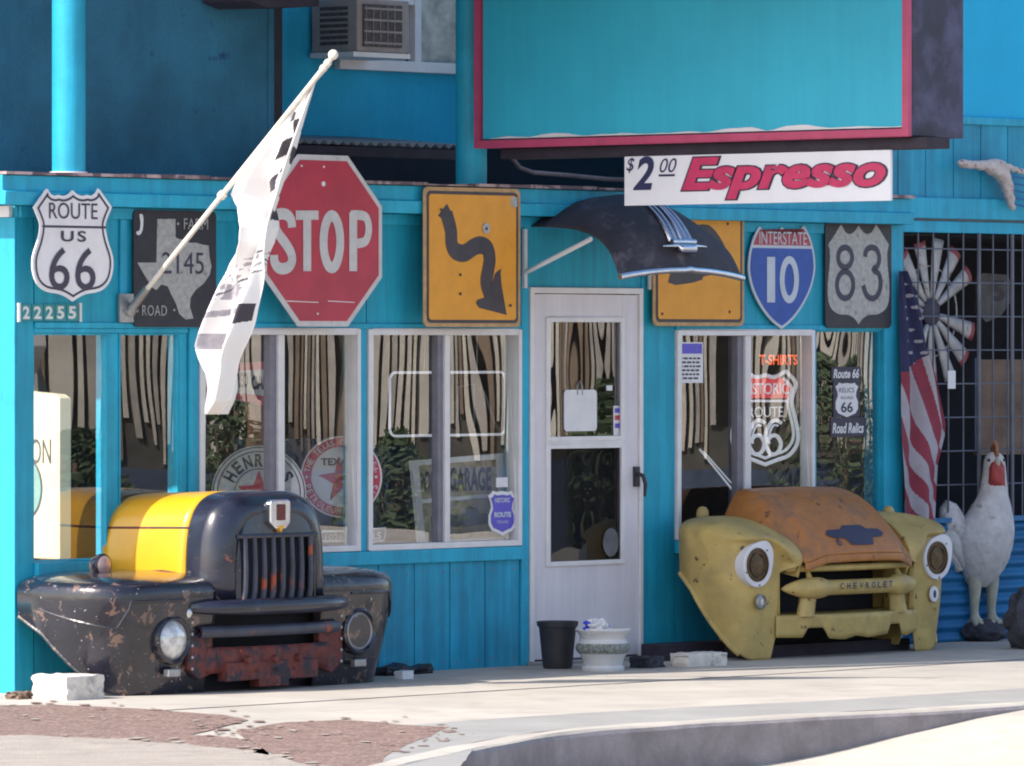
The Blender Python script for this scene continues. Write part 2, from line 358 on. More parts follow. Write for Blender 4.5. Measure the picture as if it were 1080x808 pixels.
for i in range(len(kc)):
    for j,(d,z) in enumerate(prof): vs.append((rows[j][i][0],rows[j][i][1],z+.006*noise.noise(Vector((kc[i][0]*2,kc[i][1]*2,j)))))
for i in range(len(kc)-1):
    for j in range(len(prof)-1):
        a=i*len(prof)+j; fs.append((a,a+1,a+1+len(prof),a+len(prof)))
mb.add(vs,fs); mb.mi=[1 if q%(len(prof)-1) in (2,3) else 0 for q in range(len(fs))]; struct(mb.build('kerb',[M['kerb'],M['conc']],frame=WORLD,base=(0,0,0)))  # dark face under a lighter top: shade put into the colour, besides stains
st1=offs(kc,.165); st2=offs(kc,.95)
sheet('gutter_path',[p for p in st1[14:-1]]+[p for p in st2[14:-1]][::-1],.004,M['conc2'])
# road, a hand below the kerb at the left and nearly level with it further right
def sst(a,b,x): t=max(0,min(1,(x-a)/(b-a))); return t*t*(3-2*t)
mb=MB(); vs=[];fs=[]; k=len(kc); cols=[-.02,.3,.8,1.6,3,6,12,25,60]
for i in range(k):
    a=Vector(kc[max(i-1,0)]);b=Vector(kc[min(i+1,k-1)]);t=(b-a).normalized(); nn=Vector((t.y,-t.x))
    lu=(WALL.inverted()@Vector((kc[i][0],kc[i][1],0))).x
    z=-.225+.205*sst(-3.4,-1.2,lu)
    for c in cols:
        d=nn.lerp(Vector((.9,-.43)),min(1,c/8)).normalized()
        vs.append((kc[i][0]+d.x*c,kc[i][1]+d.y*c,z-.0015*c))
for i in range(k-1):
    for j in range(len(cols)-1):
        a=i*len(cols)+j; fs.append((a,a+1,a+1+len(cols),a+len(cols)))
mb.add(vs,fs); struct(mb.build('road',M['road'],frame=WORLD,base=(0,0,0),smooth=True))
def ragged(pxs,amp=.03,step=.04,seed=1):
    w=[G(*p) for p in pxs]; out=[]
    for i in range(len(w)):
        a=Vector(w[i]);b=Vector(w[(i+1)%len(w)]); n_=max(1,int((b-a).length/step))
        for j in range(n_):
            p=a.lerp(b,j/n_); q=Vector((p.x*4,p.y*3,seed)); out.append((p.x,p.y+amp*5*noise.noise(q)+amp*3*noise.noise(q*3)+amp*1.2*noise.noise(q*9)))
    return out
def flakes(name,pxs,count,z,m,seed,rmin=.01,rmax=.05):
    random.seed(seed); w=[G(*p) for p in pxs]; mb=MB()
    for _ in range(count):
        i=random.randrange(len(w)-1); t=random.random(); a,b=w[i],w[i+1]
        x=a[0]+(b[0]-a[0])*t+random.gauss(0,.08); y=a[1]+(b[1]-a[1])*t+random.gauss(0,.22); r=random.uniform(rmin,rmax)*random.random()**.5
        k=7; mb.add([(x+r*random.uniform(.5,1.2)*math.cos(2*PI*q/k),y+2.2*r*random.uniform(.5,1.2)*math.sin(2*PI*q/k),z+_*.00001) for q in range(k)],[tuple(range(k))])
    o=mb.build(name,m,frame=WORLD,base=(0,0,0)); o['kind']='stuff'; o['label']='loose crumbs and stains scattered along the worn asphalt edge'; return o
sheet('gravel_patch',ragged([(-40,745),(60,744),(150,748),(235,755),(262,760),(225,770),(200,776),(250,779),(282,790),(292,830),(-60,830)],.016,.12,1),.004,M['redgravel'])
sheet('gravel_patch',ragged([(248,772),(300,763),(360,760),(420,765),(474,768),(452,778),(430,786),(405,800),(396,822),(300,822),(288,797),(262,782)],.014,.12,3),.005,M['redgravel'])
sheet('sandy_path',ragged([(-40,779),(30,777),(120,782),(190,786),(250,792),(300,802),(345,816),(350,850),(-60,850)],.016,.12,5),.009,M['sand'])
sheet('sandy_path',ragged([(355,812),(395,798),(440,782),(480,776),(500,790),(470,830),(360,830)],.04,.12,8),.003,M['conc2'])
flakes('gravel_crumbs',[(0,744),(150,748),(262,760),(225,770),(250,778)],60,.0060,M['redgravel'],3)
flakes('gravel_crumbs',[(248,772),(360,760),(474,768),(452,778),(405,800)],60,.0062,M['redgravel'],5)
flakes('sand_crumbs',[(0,779),(120,782),(250,792),(345,812)],80,.0095,M['sand'],8)
flakes('sand_crumbs',[(20,760),(160,762),(300,775),(420,775)],30,.0099,M['sand'],9,.008,.03)
#,(.30,.27,.24),.9,var=.2,vs=9,fine=.2)
# thin dark strip: a shadow line painted across the sidewalk
mb=MB()
vj=WALL.inverted()@Vector((*G(820,711),0)); jn=-vj.y
for i in range(60): mb.box(-9+i*.3,-9+i*.3+.3,jn+.01*noise.noise(Vector((i*.7,0,0))),jn+.016+.012*noise.noise(Vector((i*.7,5,0))),.0005,.0025)
def crack(p0,p1,seed,w0=.010):
    a=Vector(G(*p0));b=Vector(G(*p1)); K=60; L_=[];R_=[]
    for i in range(K+1):
        t=i/K; p=a.lerp(b,t); p=p+Vector((noise.noise(Vector((t*5,seed,0))),noise.noise(Vector((t*9,seed,4)))))*.22*math.sin(PI*t)
        v=WALL.inverted()@Vector((p.x,p.y,0)); w_=w0*(.4+abs(noise.noise(Vector((t*12,seed,9))))*1.6)*min(1,6*t,6*(1-t)+.1); L_.append((v.x,v.y+w_,.0022)); R_.append((v.x,v.y-w_,.0022))
    mb.add(L_+R_,[(i,i+1,i+2+K,i+1+K) for i in range(K)])
struct(mb.build('painted_shadow_line',M['stone_dark'],frame=WALL,base=(0,0,0)))
# ================================================================== SHOP BUILDING
B=thing('shop_building','turquoise wood sided shop building with covered upper floor, windows and white door','building',(0,0,0))
UC=P(18,500)[0]                     # left corner
ZT=1.895; ZS=.675; ZH=2.53
def U(px): return P(px,400)[0]
UR=U(950)
def piece(u0,u1,z0,z1,name='wall',m='teal',n0=-.12,n1=0,bev=.004):
    return MB().box(u0,u1,n0,n1,z0,z1).build(name,M[m],B,bevel=bev)
def boards(u0,u1,z0,z1,w=.29,name='wall_boards',m='teal_board',n=0):
    mb=MB(); mb.box(u0,u1,n-.10,n-.018,z0,z1); k=max(1,round((u1-u0)/w)); d=(u1-u0)/k
    for i in range(k): mb.box(u0+i*d+.004,u0+(i+1)*d-.004,n-.0175,n,z0,z1)
    return mb.build(name,M[m],B)
# corner post and posts
piece(UC,U(35.5),.0,ZH,'corner_board')
piece(U(115),U(127),ZS,1.87,'mullion','teal_trim',-.10,-.015)
piece(U(190.5),U(198),ZS,1.87,'mullion','teal_trim',-.10,-.005)
piece(U(199),U(208.5),ZS,ZT,'post','teal_trim',-.12,.01)
piece(U(378.5),U(385.5),ZS,ZT,'post','teal_trim',-.12,.01)
piece(U(548.5),U(556.5),0,ZT+.3,'post','teal_trim',-.12,.012)
piece(U(676.5),U(711.5),0,ZT+.3,'wall','teal')
piece(U(930),UR,0,ZH,'corner_board','teal_trim',-.14,.02)
def nails(u0,u1,z0,z1,w=.29,name='nail_heads'):
    mb=MB(); k=max(1,round((u1-u0)/w)); d=(u1-u0)/k; random.seed(int(u0*10))
    for i in range(k):
        for z in (z0+.05,z1-.05):
            for q in (.2,.8):
                if random.random()<.8: mb.disc((u0+(i+q)*d,.0,z+random.uniform(-.01,.01)),[(.006,0),(.006,.0015)],8)
    o=mb.build(name,M['pipe'],B); o['kind']='stuff'
# bands
boards(U(36),U(548),0,ZS-.075)
boards(U(712),U(929.5),0,ZS-.075); nails(U(36),U(548),0,ZS-.075); nails(U(712),U(929.5),0,ZS-.075)
piece(U(36),U(548),ZS-.075,ZS,'window_sill','teal_trim',-.12,.03)
piece(U(712),U(929.5),ZS-.075,ZS,'window_sill','teal_trim',-.12,.03)
boards(U(36),U(548),ZT+.03,ZH-.06,1.1,'sign_band','teal')
boards(U(548.6),U(676),2.135,ZH-.06,.9,'sign_band','teal')
boards(U(712),U(929.5),ZT+.03,ZH-.06,1.1,'sign_band','teal')
piece(U(677),U(711),ZT+.3,ZH-.06,'sign_band')
piece(U(36),U(548),ZT,ZT+.03,'trim','teal_trim',-.10,.014)
piece(U(712),U(929.5),ZT,ZT+.03,'trim','teal_trim',-.10,.014)
piece(U(36),U(198),1.87,ZT,'trim','teal_trim',-.10,.004)
piece(UC+.01,U(929.5),ZH-.06,ZH,'trim','teal_trim',-.10,.02)
for px in (128,):
    piece(U(px-3),U(px+4),ZT+.031,ZH-.061,'batten','teal_trim',0.001,.016)
# side wall with a window opening, seen as a sliver at the left
SN=-9.0
def side(n0,n1,z0,z1,name='side_wall',m='teal'): return MB().box(UC-.0,UC+.10,n0,n1,z0,z1).build(name,M[m],B,bevel=.004)
side(-.22,-.121,0,2.53); side(-1.6,-.221,0,.66); side(-1.6,-.221,2.42,2.53); side(SN,-1.601,0,2.53)
MB().box(UC-.018,UC-.001,-.16,.0,.0,2.47).build('side_corner_trim',M['teal_trim'],B,bevel=.003)
MB().box(UC-.03,UC-.001,SN,-.03,2.471,2.53).build('side_trim',M['white'],B,bevel=.003)
MB().box(UC-.02,UC-.001,-2,-.161,.60,.66).build('side_sill',M['teal_trim'],B,bevel=.003)
# fascia, flashing, flat roof
fa=MB(); fu0=P(4,200,.12)[0]; fu1=U(946)
fa.prism_n([(-.02,2.532),(.13,2.532),(.135,2.60),(.11,2.605),(.11,2.685),(-.02,2.685)],fu0,fu1)
fa.build('fascia',M['teal_trim'],B,bevel=.004)
mb=MB(); a=fu0
random.seed(3)
while a<fu1:
    w=random.uniform(.25,.7); b_=min(fu1,a+w); h=random.uniform(.008,.02); mb.box(a,b_-.004,-.03,.135+random.uniform(0,.012),2.688,2.688+h); a=b_
mb.build('flashing',M['flash'],B)
MB().box(UC+.0,9,SN,-.021,2.54,2.66).build('flat_roof',M['tin'],B)
MB().box(fu0-.02,fu0+.12,-.3,-.021,2.55,2.60).build('rafter_end',M['white'],B)
# interior
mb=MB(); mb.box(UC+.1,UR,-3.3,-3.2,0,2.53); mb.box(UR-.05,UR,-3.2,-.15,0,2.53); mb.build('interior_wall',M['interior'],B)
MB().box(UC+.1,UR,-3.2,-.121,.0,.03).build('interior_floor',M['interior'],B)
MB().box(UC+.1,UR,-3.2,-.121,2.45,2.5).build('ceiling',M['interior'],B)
MB().box(UC+.12,U(545),-.75,-.125,.50,.60).build('display_shelf',M['cabinet'],B)
MB().box(U(716),U(926),-.75,-.125,.50,.60).build('display_shelf',M['cabinet'],B)
# windows -------------------------------------------------------------
def awindow(px0,px1,pxd0,pxd1,zt,zb,mname='alu',g='glass',gd=.03):
    u0,u1,d0,d1=U(px0),U(px1),U(pxd0),U(pxd1); f=.033
    mb=MB(); n0,n1=-.07,.022
    mb.box(u0,u0+f,n0,n1,zb,zt); mb.box(u1-f,u1,n0,n1,zb,zt); mb.box(u0+f,u1-f,n0,n1,zt-f,zt); mb.box(u0+f,u1-f,n0,n1,zb,zb+f)
    mid=(d0+d1)/2
    mb.box(mid,d1,n0,n1-.004,zb+f,zt-f)
    w=mb.build('window',M[mname],B,bevel=.004)
    MB().box(d0,mid-.001,n0+.02,n1-.022,zb+f,zt-f).build('meeting_rail',M['alu_dark'],w,bevel=.003)
    MB().box(u0+f,d0,-.040,-.036,zb+f,zt-f).build('pane',M[g],w)
    MB().box(d1,u1-f,-.020,-.016,zb+f,zt-f).build('pane',M[g],w)
    return w
awindow(209,378,285,298,ZT,ZS+.003)
awindow(386.3,548,462,472.5,ZT,ZS+.003)
awindow(712,857,778,790,ZT,ZS+.003)
def fixed(px0,px1,zt,zb,g):
    u0,u1=U(px0),U(px1); f=.010; mb=MB(); n0,n1=-.05,-.010
    mb.box(u0,u0+f,n0,n1,zb,zt); mb.box(u1-f,u1,n0,n1,zb,zt); mb.box(u0+f,u1-f,n0,n1,zt-f,zt); mb.box(u0+f,u1-f,n0,n1,zb,zb+f)
    w=mb.build('window',M['teal_trim'],B); MB().box(u0+f,u1-f,-.032,-.027,zb+f,zt-f).build('pane',M[g],w); return w
M['glass_corner']=glass('corner_window_glass',.16,(.96,.98,.98),1.3,.0022,(1,1,.42))
fixed(35.7,114.8,1.869,ZS+.003,'glass_corner'); fixed(127.2,190.2,1.869,ZS+.003,'glass_corner')
piece(U(857.2),U(861),ZS,ZT,'mullion','teal_trim',-.10,.0)
fixed(861.2,929.8,ZT,ZS+.003,'glass2')
# door ------------------------------------------------------------------
du0,du1=U(557),U(676); dz=2.13
mb=MB(); mb.box(du0,du0+.035,-.1,.02,.02,dz); mb.box(du1-.03,du1,-.1,.02,.02,dz); mb.box(du0,du1,-.1,.021,dz-.03,dz+.004)
mb.build('door_frame',M['alu'],B,bevel=.003)
MB().box(du0-.02,du1+.02,-.12,.06,0.001,.02).build('doorstep',M['conc2'],B,bevel=.004)
a0,a1=du0+.037,du1-.032; z0,z1=.03,dz-.035
wu0,wu1=U(575.5),U(655.5); zz=[P(615,y)[1] for y in (337,463,470,594)]
mb=MB(); n0,n1=-.035,.006
mb.box(a0,wu0,n0,n1,z0,z1); mb.box(wu1,a1,n0,n1,z0,z1); mb.box(wu0,wu1,n0,n1,zz[0],z1); mb.box(wu0,wu1,n0,n1,z0,zz[3])
D=mb.build('door',M['door_white'],B,bevel=.002)
mb=MB(); f=.022
for (b0,b1) in ((zz[3],zz[2]),(zz[1],zz[0])):
    mb.box(wu0-.01,wu0+f,n1,n1+.012,b0-.01,b1+.01); mb.box(wu1-f,wu1+.01,n1,n1+.012,b0-.01,b1+.01)
    mb.box(wu0+f,wu1-f,n1,n1+.012,b1-f*.7,b1+.01); mb.box(wu0+f,wu1-f,n1,n1+.012,b0-.01,b0+f*.7)
mb.box(wu0,wu1,n0,n1+.008,zz[2],zz[1]); mb.build('storm_sash',M['alu'],D,bevel=.002)
MB().box(wu0,wu1,-.012,-.008,zz[1],zz[0]).build('pane',M['glass_door'],D)
MB().box(wu0,wu1,-.012,-.008,zz[3],zz[2]).build('screen',M['glass_screen'],D)
MB().box(wu0-.01,wu1+.01,-.05,-.038,zz[3],zz[2]).build('screen_backing',M['screen'],D)
u_,z_=P(669,505); mb=MB(); mb.box(u_-.02,u_+.02,n1,n1+.02,z_-.045,z_+.07); mb.tube([(u_,n1+.015,z_+.03),(u_,n1+.06,z_+.02),(u_+.01,n1+.07,z_-.03),(u_+.015,n1+.06,z_-.10)],[.012,.013,.012,.008])
mb.build('handle',M['pot_black'],D,smooth=True)
# upper floor -----------------------------------------------------------
def UP(px,n): return P(px,300,n)[0]
NL=-.38; uL1=UP(283,NL)
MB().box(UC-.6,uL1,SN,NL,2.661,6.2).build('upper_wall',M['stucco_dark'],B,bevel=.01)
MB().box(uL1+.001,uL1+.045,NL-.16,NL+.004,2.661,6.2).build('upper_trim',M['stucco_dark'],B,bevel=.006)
MB().box(uL1+.047,UP(301,NL),NL-.16,NL-.02,2.661,6.2).build('upper_post',M['dark_wood'],B,bevel=.006)
NU=-1.25; uR=UP(760,NU)
aw0,aw1=UP(352,NU),UP(500,NU); awz0=P(400,66,NU)[1]
mb=MB(); mb.box(uL1+.01,aw0,SN,NU,2.98,6.2); mb.box(aw1,uR,SN,NU,2.98,6.2); mb.box(aw0,aw1,SN,NU,2.98,awz0-.0); mb.box(aw0,aw1,SN,NU,awz0+1.1,6.2)
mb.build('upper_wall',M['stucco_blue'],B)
MB().box(uL1+.01,uR,SN,NU-.02,2.661,2.979).build('porch_back_wall',M['black_void'],B)  # shade under the porch roof put into the wall's near-black colour
# corrugated porch roof
cu0,cu1=UP(305,-.5),UP(484,-.5)
def corr(a,b):
    u=cu0+(cu1-cu0)*a; n=NU+b*.78; return (u,n,2.995-b*.06+.011*math.sin(u*2*PI/.076))
MB().grid(corr,190,3).build('corrugated_porch_roof',M['tin'],B,smooth=True,solid=.003)
MB().box(cu0,cu1,-.52,-.47,2.86,2.915).build('porch_beam',M['dark_wood'],B)
# upper window with lace curtain
mb=MB(); f=.05; d=UP(437,NU); zt_=awz0+1.1
mb.box(aw0,aw1,NU,NU+.05,awz0-.05,awz0+.012); mb.box(aw0,aw0+.03,NU,NU+.04,awz0+.012,zt_); mb.box(aw1-.03,aw1,NU,NU+.04,awz0+.012,zt_); mb.box(d-.035,d+.02,NU-.02,NU+.04,awz0+.012,zt_); mb.box(aw0+.03,aw1-.03,NU,NU+.04,zt_-.05,zt_)
mb.box(aw0+.03,d-.036,NU-.02,NU+.035,P(400,4,NU)[1]-.0,P(400,-2,NU)[1]+.02)
uw=mb.build('upper_window',M['alu'],B,bevel=.004)
MB().box(d+.02,aw1-.03,NU-.035,NU-.03,awz0+.012,zt_).build('curtain',M['curtain'],uw)
MB().box(aw0+.03,d-.036,NU-.035,NU-.03,awz0+.012,zt_).build('curtain',M['curtain'],uw)
# eave beam, and an unseen slab added to shade the billboard
MB().box(UC-.5,UP(333,NL+.3),SN,NL+.35,3.72,3.86).build('eave_beam',M['dark_wood'],B) if False else None
be0,be1=UP(276,.0),UP(334,.0); bz=P(300,9,0)[1]
MB().prism([(be0-.1,bz+.03),(be0+.02,bz),(be1,bz+.02),(be1,bz+.16),(be0-.1,bz+.16)],-.35,.02).build('eave_beam',M['dark_wood'],B,bevel=.004)
MB().box(-2.5,-.58,-.45,3.35,4.25,4.37).build('added_shade_slab',M['dark_wood'],B)
# pipe posts
u1_,_=P(72.5,100,.02)
MB().tube([(u1_,.02,2.70),(u1_,.02,6.2)],.088,28).build('pipe_post',M['teal_trim'],B,smooth=True)
MB().tube([(u1_,.02,2.69),(u1_,.02,2.712)],.10,28).build('post_flange',M['white'],B,smooth=True)
u2_,_=P(497,100,-.12)
MB().tube([(u2_,-.12,2.70),(u2_,-.12,6.2)],.088,28).build('pipe_post',M['teal_trim'],B,smooth=True)
# right hand siding above the cage
us=UP(700,0)
boards(us,9,2.70,P(1040,132)[1]-.0,.135*2.0,'upper_siding','teal_board',0)
zz1=P(1040,132)[1]
MB().box(us,9,-.1,.02,zz1,zz1+.045).build('siding_cap',M['teal_trim'],B,bevel=.003)
MB().box(us,9,-.1,-.005,zz1+.046,6.2).build('upper_wall',M['stucco_teal'],B)
MB().box(fu1+.002,9,-.1,.035,2.575,2.70).build('fascia',M['teal_trim'],B,bevel=.004)
MB().box(UR+.002,9,-.1,.01,2.49,2.56).build('cage_header',M['teal_trim'],B,bevel=.004)
# caged bay: corrugated wall below, dark room behind
zc=P(1040,550)[1]
def cw(a,b):
    z=b*zc; return (UR+.005+(8.9-UR)*a, .012*math.sin(z*2*PI/.075),z)
MB().grid(cw,4,110).build('corrugated_wall',M['corr'],B,smooth=True,solid=.004)
MB().box(UR,9,-.06,.03,zc,zc+.03).build('cage_sill',M['corr'],B)
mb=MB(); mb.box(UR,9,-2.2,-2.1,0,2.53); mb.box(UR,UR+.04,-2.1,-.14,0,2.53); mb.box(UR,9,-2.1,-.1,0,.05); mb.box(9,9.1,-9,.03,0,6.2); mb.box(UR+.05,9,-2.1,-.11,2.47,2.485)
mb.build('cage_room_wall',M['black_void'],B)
mb=MB(); u=UR+.02; pitch=P(979,300)[0]-P(963,300)[0]
while u<8.9: mb.tube([(u,0,zc+.03),(u,0,2.49)],.006,6); u+=pitch
z=zc+.03+.2
while z<2.49: mb.tube([(UR,.008,z),(8.9,.008,z)],.005,6); z+=.205
for px in (1031,1066): q=U(px); mb.tube([(q,.01,zc),(q,.01,2.49)],.013,8)
mb.build('wire_mesh',M['wire'],B)
# grey conduit below the big sign
mb=MB(); pts=[(538,158),(541,168),(548,177),(562,182),(600,185),(640,189),(665,190)]
mb.tube([(*([P(x,y,-.25)[0]]),-.25,P(x,y,-.25)[1]) for x,y in pts],.013,8); mb.build('conduit',M['pipe'],B,smooth=True)
# ================================================================== BIG PROJECTING SIGN
su0,su1=-.50,-.06; sn0=.05; sn1=Q(962,100,su0)[0]; sz0=2.905; sz1=5.1
T_=thing('projecting_billboard','blank turquoise box sign with pink frame projecting above the door','sign',(su0,sn0,sz0))
MB().box(su0,su1,sn0,sn1,sz0,sz1).build('sign_box',M['navy_metal'],T_,bevel=.006)
MB().box(su0-.012,su0-.001,sn0+.05,sn1-.045,sz0+.05,sz1-.05).build('sign_face',M['sign_face'],T_)
mb=MB(); w=.042
mb.box(su0-.035,su0-.0015,sn0,sn0+w,sz0,sz1); mb.box(su0-.035,su0-.0015,sn1-w*.9,sn1,sz0,sz1); mb.box(su0-.035,su0-.0015,sn0+w,sn1-w*.9,sz0,sz0+w); mb.box(su0-.035,su0-.0015,sn0+w,sn1-w*.9,sz1-w,sz1)
mb.build('frame',M['pink'],T_,bevel=.003)
# torn pale strip along the lower edge of the face
mb=MB(); pts=[]; k=60
for i in range(k+1):
    n=sn0+.10+(sn1-sn0-.16)*i/k; e=abs(noise.noise(Vector((n*2.3,4,0))))*.045+.003+.009*noise.noise(Vector((n*9,1,0))); pts.append((n,sz0+.05+max(.002,e)))
mb.prism_n([(sn0+.10,sz0+.05)]+pts+[(sn1-.06,sz0+.05)],su0-.0145,su0-.0125); mb.build('peeling_strip',M['white'],T_)
MB().box(su0+.02,su0+.22,.2,sn1+.08,sz0-.062,sz0-.002).build('support_beam',M['dark_wood'],T_,bevel=.004)
# espresso board hung under it
ue=-.47
(n0e,zbe)=Q(658.5,217,ue); (n1e,zte)=Q(939,158,ue); zte=sz0-.066
E=thing('espresso_sign','white board reading $2.00 Espresso in crimson italics, hanging under the billboard','sign',(ue,n0e,zbe))
MB().box(ue,ue+.02,n0e,n1e,zbe,zte).build('board',M['esp_white'],E,bevel=.002)
mb=MB(); mpf=lambda du:(lambda a,c:(ue-du,-a,c))
def qt(mb,s,x0,y0,x1,y1,du,**k):
    na,_=Q(x0,190,ue); nb,_=Q(x1,190,ue); xm=(x0+x1)/2; zt=Q(xm,y0,ue)[1]; zb=Q(xm,y1,ue)[1]
    return text(mb,s,na,nb,zb,zt,0,mapf=mpf(du),**k)
qt(mb,'$',661,166.5,669.5,182.5,.003,shear=.25,bold=.01)
qt(mb,'2',668,165,690,200.5,.003,shear=.25,bold=.03)
qt(mb,'00',696,167,714,182,.003,shear=.3)
a=Q(695,184,ue);b=Q(712,184.6,ue); mb.box(ue-.003,ue-.002,a[0],b[0],a[1]-.012,a[1])
mb.build('price_lettering',M['ink_blue'],E)
mb=MB(); bb=qt(mb,'Espresso',720,164,935,209,.006,shear=.28,bold=.042,space=1.02)
mb.build('word_lettering',M['crimson'],E)
mb=MB(); v,f,b2=text_geo('Espresso',.075,.28,1.02)
na,_=Q(720,190,ue); nb,_=Q(935,190,ue); zt=Q(827,164,ue)[1]; zb=Q(827,209,ue)[1]
mb.add([(ue-.003,-(na+(x-bb[0])/(bb[1]-bb[0])*(nb-na)),zb+(y-bb[2])/(bb[3]-bb[2])*(zt-zb)) for x,y,_ in v],f)
mb.build('letter_outline',M['ink'],E)
for n in (n0e+.12,n1e-.12): MB().tube([(ue+.01,n,zte-.01),(ue+.03,n,sz0-.05)],.006,6).build('hanger',M['steel'],E)
# ================================================================== AIR CONDITIONER
ac0,ac1=P(378,30,-.85)[0],P(433,30,-.85)[0]; az0=P(400,55,-.85)[1]; az1=az0+.30
A=thing('window_air_conditioner','beige window air conditioner sticking out of the upper floor window','air conditioner',(ac0,NU,az0))
MB().box(ac0,ac1,NU+.03,-.86,az0,az1).build('casing',M['ac'],A,bevel=.008)
mb=MB(); mb.box(ac0+.045,ac1-.07,-.859,-.85,az0+.03,az1-.03); mb.build('coil_panel',M['ac_dark'],A)
mb=MB()
for i in range(4): z=az0+.045+i*.065; mb.box(ac0+.045,ac1-.07,-.849,-.846,z,z+.012)
for i in range(5): u=ac0+.06+i*(ac1-ac0-.14)/5; mb.box(u,u+.004,-.849,-.845,az0+.035,az1-.035)
mb.build('grille',M['ac'],A)
mb=MB()
for i in range(7): z=az0+.04+i*.033; mb.box(ac0-.003,ac0-.001,-1.15,-.93,z,z+.02)
mb.build('side_vents',M['ac_dark'],A)
MB().box(ac0-.02,ac1+.02,NU+.04,-.87,az0-.03,az0-.002).build('bracket',M['alu'],A)
# ================================================================== ROAD SIGNS
def arc_between(a,b,sag,k=6):
    out=[]
    for i in range(k+1):
        t=i/k; x=a[0]+(b[0]-a[0])*t; y=a[1]+(b[1]-a[1])*t; s=4*t*(1-t)*sag; dx,dy=b[0]-a[0],b[1]-a[1]; L=math.hypot(dx,dy)
        out.append((x-dy/L*s,y+dx/L*s))
    return out
def curve(pts,k=5):
    return spline(pts,k)
# --- US 66 shield
half=[]
half+=arc_between((0,.015),(.175,.055),.025)[:-1] + arc_between((.175,.055),(.31,.0),.03)
half+=[(.33,.01),(.48,.165)]
half+=curve([(.48,.165),(.42,.27),(.40,.34),(.43,.46),(.49,.60),(.49,.73),(.44,.84),(.33,.91),(.16,.935),(.06,.97),(0,1.0)],3)[1:]
SN6=.160
p66=[P(34+86*(.5+a),199+119*b,SN6) for a,b in half]+[P(34+86*(.5-a),199+119*b,SN6) for a,b in half[::-1] if a>0]
S1=thing('route_shield_sign','white shield sign reading ROUTE US 66, mounted above the house number','road sign',(P(77,258,.16)[0],.0,P(77,318,.16)[1]))
MB().box(P(77,258,.16)[0]-.03,P(77,258,.16)[0]+.03,.001,.149,2.25,2.45).build('stand_off',M['dark_wood'],S1)
MB().prism(p66,.150,.160).build('plate',M['white'],S1)
i1=inset(p66,.018); i2=inset(p66,.030)
mb=MB(); k=len(p66); mb.add([(u,-.162,z) for u,z in i1]+[(u,-.162,z) for u,z in i2],[(i,(i+1)%k,(i+1)%k+k,i+k) for i in range(k)])
l0=P(46,237.5,.16);l1=P(110,238.5,.16); mb.box(l0[0]-.01,l1[0]+.01,.1605,.1625,l0[1]-.012,l0[1])
text_px(mb,'ROUTE',52,214,103,231,.164,bold=.0)
text_px(mb,'US',64.5,243.5,91,255,.164,bold=.02,space=1.25)
text_px(mb,'66',52,261,101,306,.164,bold=.005,space=1.1)
mb.build('lettering',M['ink'],S1)
# --- house number
Nn=thing('house_number','five white digits 22255 on small sea green tiles below the route shield','house number',(P(53,330,.02)[0],0,P(53,339,.02)[1]))
mb=MB(); xs=[22,33.5,46,58,70,82.5]
for i in range(5):
    a=P(xs[i]+.4,321,.016);b=P(xs[i+1]-.4,338.5,.016); mb.box(a[0],b[0],.002,.016,b[1],a[1])
mb.build('tile',M['num_green'],Nn)
mb=MB()
for i,c in enumerate('22255'): text_px(mb,c,xs[i]+2.2,323,xs[i+1]-2.2,336.5,.018,bold=.035)
for x in (20,84.5): a=P(x,319.5,.017);b=P(x+2,339.5,.017); mb.box(a[0],b[0],.002,.017,b[1],a[1])
mb.build('digit',M['num_white'],Nn)
# --- farm road
S2=thing('farm_road_sign','square black FARM ROAD 2145 sign with a grey Texas outline','road sign',(P(184,300,.03)[0],0,P(184,345,.03)[1]))
a=P(141,345,.03);b=P(228,223,.03); ra=rrect(a[0],b[0],a[1],b[1],.03)
MB().prism(ra,.021,.03).build('plate',M['sign_dark'],S2)
tx=[(166,231),(185,231),(185,250),(188,252),(194,253),(200,256),(207,256),(213,258),(220,259),(221,272),(223,281),(221,290),(215,299),(206,306),(201,314),(200,323),(204,336),(196,337),(189,331),(186,321),(181,311),(177,302),(170,300),(165,306),(160,303),(156,296),(150,286),(145,277),(165,277)]
MB().prism([P(x,y,.032) for x,y in tx],.0305,.0325).build('state_outline',M['texas'],S2)
mb=MB(); text_px(mb,'2145',171,266,215,289,.0345,bold=.0); mb.build('number',M['ink'],S2)
mb=MB(); text_px(mb,'FARM',194,230.5,219.5,242,.0345); text_px(mb,'ROAD',150,322,176,333,.0345,space=1.1)
for x,y in ((188,236),(184,327)): q=P(x,y,.034); mb.box(q[0]-.006,q[0]+.006,.031,.034,q[1]-.006,q[1]+.006)
mb.build('lettering',M['texas'],S2)
mb=MB(); q=curve([(147,226),(150,226),(151,232),(150,243),(147,248),(144,247),(144,244),(147,243),(148,235),(147,228)],2); mb.prism([P(x,y,.03) for x,y in q],.0305,.032); mb.build('scuff',M['white'],S2)
